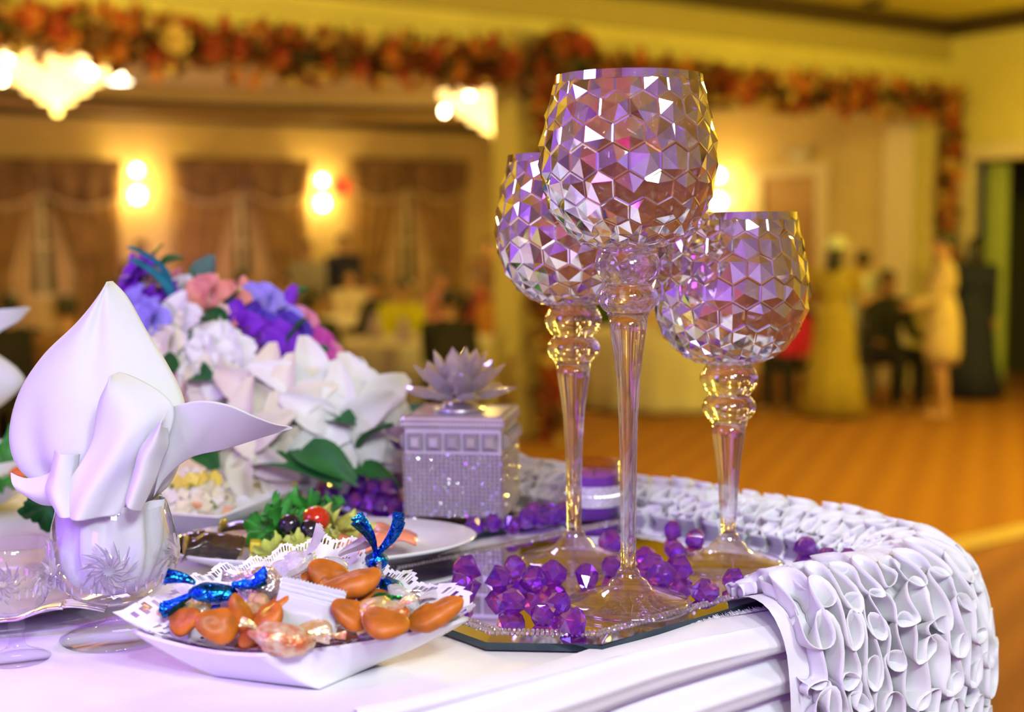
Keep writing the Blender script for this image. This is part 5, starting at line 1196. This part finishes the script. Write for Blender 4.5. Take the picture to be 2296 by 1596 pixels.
LFM = [petalmesh(.07, .016, .1, .2, GRN[0], 'leaf', 1.0), petalmesh(.06, .022, .1, .05, GRN[1], 'leaf', .7), petalmesh(.075, .007, .3, .3, GRN[2], 'leaf', .8), petalmesh(.035, .012, .1, .2, GRN[0], 'leaf', .8)]
def leaf(px, py, y, i, dirv, roll=0, s=1):
    q = Vector(dirv).normalized().to_track_quat('Y', 'Z') @ Euler((0, roll, 0)).to_quaternion(); o = link('leaf', LFM[i], FL, fpos(px, py, y)); o.rotation_mode = 'QUATERNION'; o.rotation_quaternion = q; o.scale = (s, s, s)
for a in ((465, 665, 1.62, 1, (.15, -.1, 1), 1.57, .85), (440, 660, 1.63, 1, (.4, -.1, 1), 1.3, .8), (400, 735, 1.56, 2, (-.35, -.1, 1), .8, 1.25), (385, 690, 1.56, 2, (-.3, -.1, 1), .4, 1.1), (350, 605, 1.62, 3, (.8, 0, .5), .5, 1), (390, 630, 1.62, 3, (1, 0, -.1), .6, 1.1), (340, 600, 1.63, 3, (.3, 0, 1), .3, .9), (650, 790, 1.54, 3, (.3, -.3, 1), .8, 1.3), (670, 830, 1.54, 3, (.6, -.3, .6), .8, 1.3), (510, 735, 1.52, 3, (-.4, -.5, .4), .9, 1.2), (520, 700, 1.55, 3, (.2, -.5, .7), .9, 1.1), (400, 830, 1.50, 3, (-.3, -.7, .2), .9, 1.4), (430, 840, 1.50, 3, (.5, -.7, .1), .9, 1.2), (450, 900, 1.50, 1, (1, -.6, .1), .9, 1.2), (480, 905, 1.49, 0, (.9, -.7, -.1), .7, 1.1), (740, 860, 1.50, 1, (.8, -.3, .5), 1.2, .8), (650, 1000, 1.42, 0, (.8, -.6, -.2), .6, 1.3), (560, 1040, 1.42, 0, (1, -.5, .05), .3, 1.6), (700, 1050, 1.42, 0, (1, -.3, .0), .3, 1.4), (800, 1020, 1.42, 0, (.6, -.5, .8), .3, .9), (450, 1010, 1.45, 0, (.4, -1, 0), .5, 1.0), (560, 880, 1.50, 3, (.4, -1, .4), .5, 1.3), (720, 940, 1.46, 0, (.5, -.8, .2), .6, 1.0), (640, 690, 1.60, 3, (.5, 0, .6), .6, 1.0), (880, 960, 1.50, 1, (1, -.2, .3), .9, .9), (480, 1000, 1.47, 0, (-.6, -.8, .1), .5, 1.2)):
    leaf(*a)
def bud(px, py, y, col, dirv, s):
    o = MB().add(ell(.007, .007, .016, (0, 0, 0), 12, 8)).build('bud', PM[col], FL); o.location = fpos(px, py, y); o.rotation_euler = Vector(dirv).to_track_quat('Z', 'Y').to_euler(); o.scale = (s,) * 3
    q0 = fpos(px, py, y); MB().add(tube([q0 - Vector(dirv).normalized() * .05, q0 - Vector(dirv).normalized() * .012], .0015, 6)).build('bud_stem', GRN[0], FL)
bud(545, 650, 1.60, 'coral', (.1, 0, 1), 1.1); bud(648, 672, 1.58, 'violet', (.45, 0, 1), 1.25); bud(300, 590, 1.62, 'violet', (-.2, 0, 1), .8)
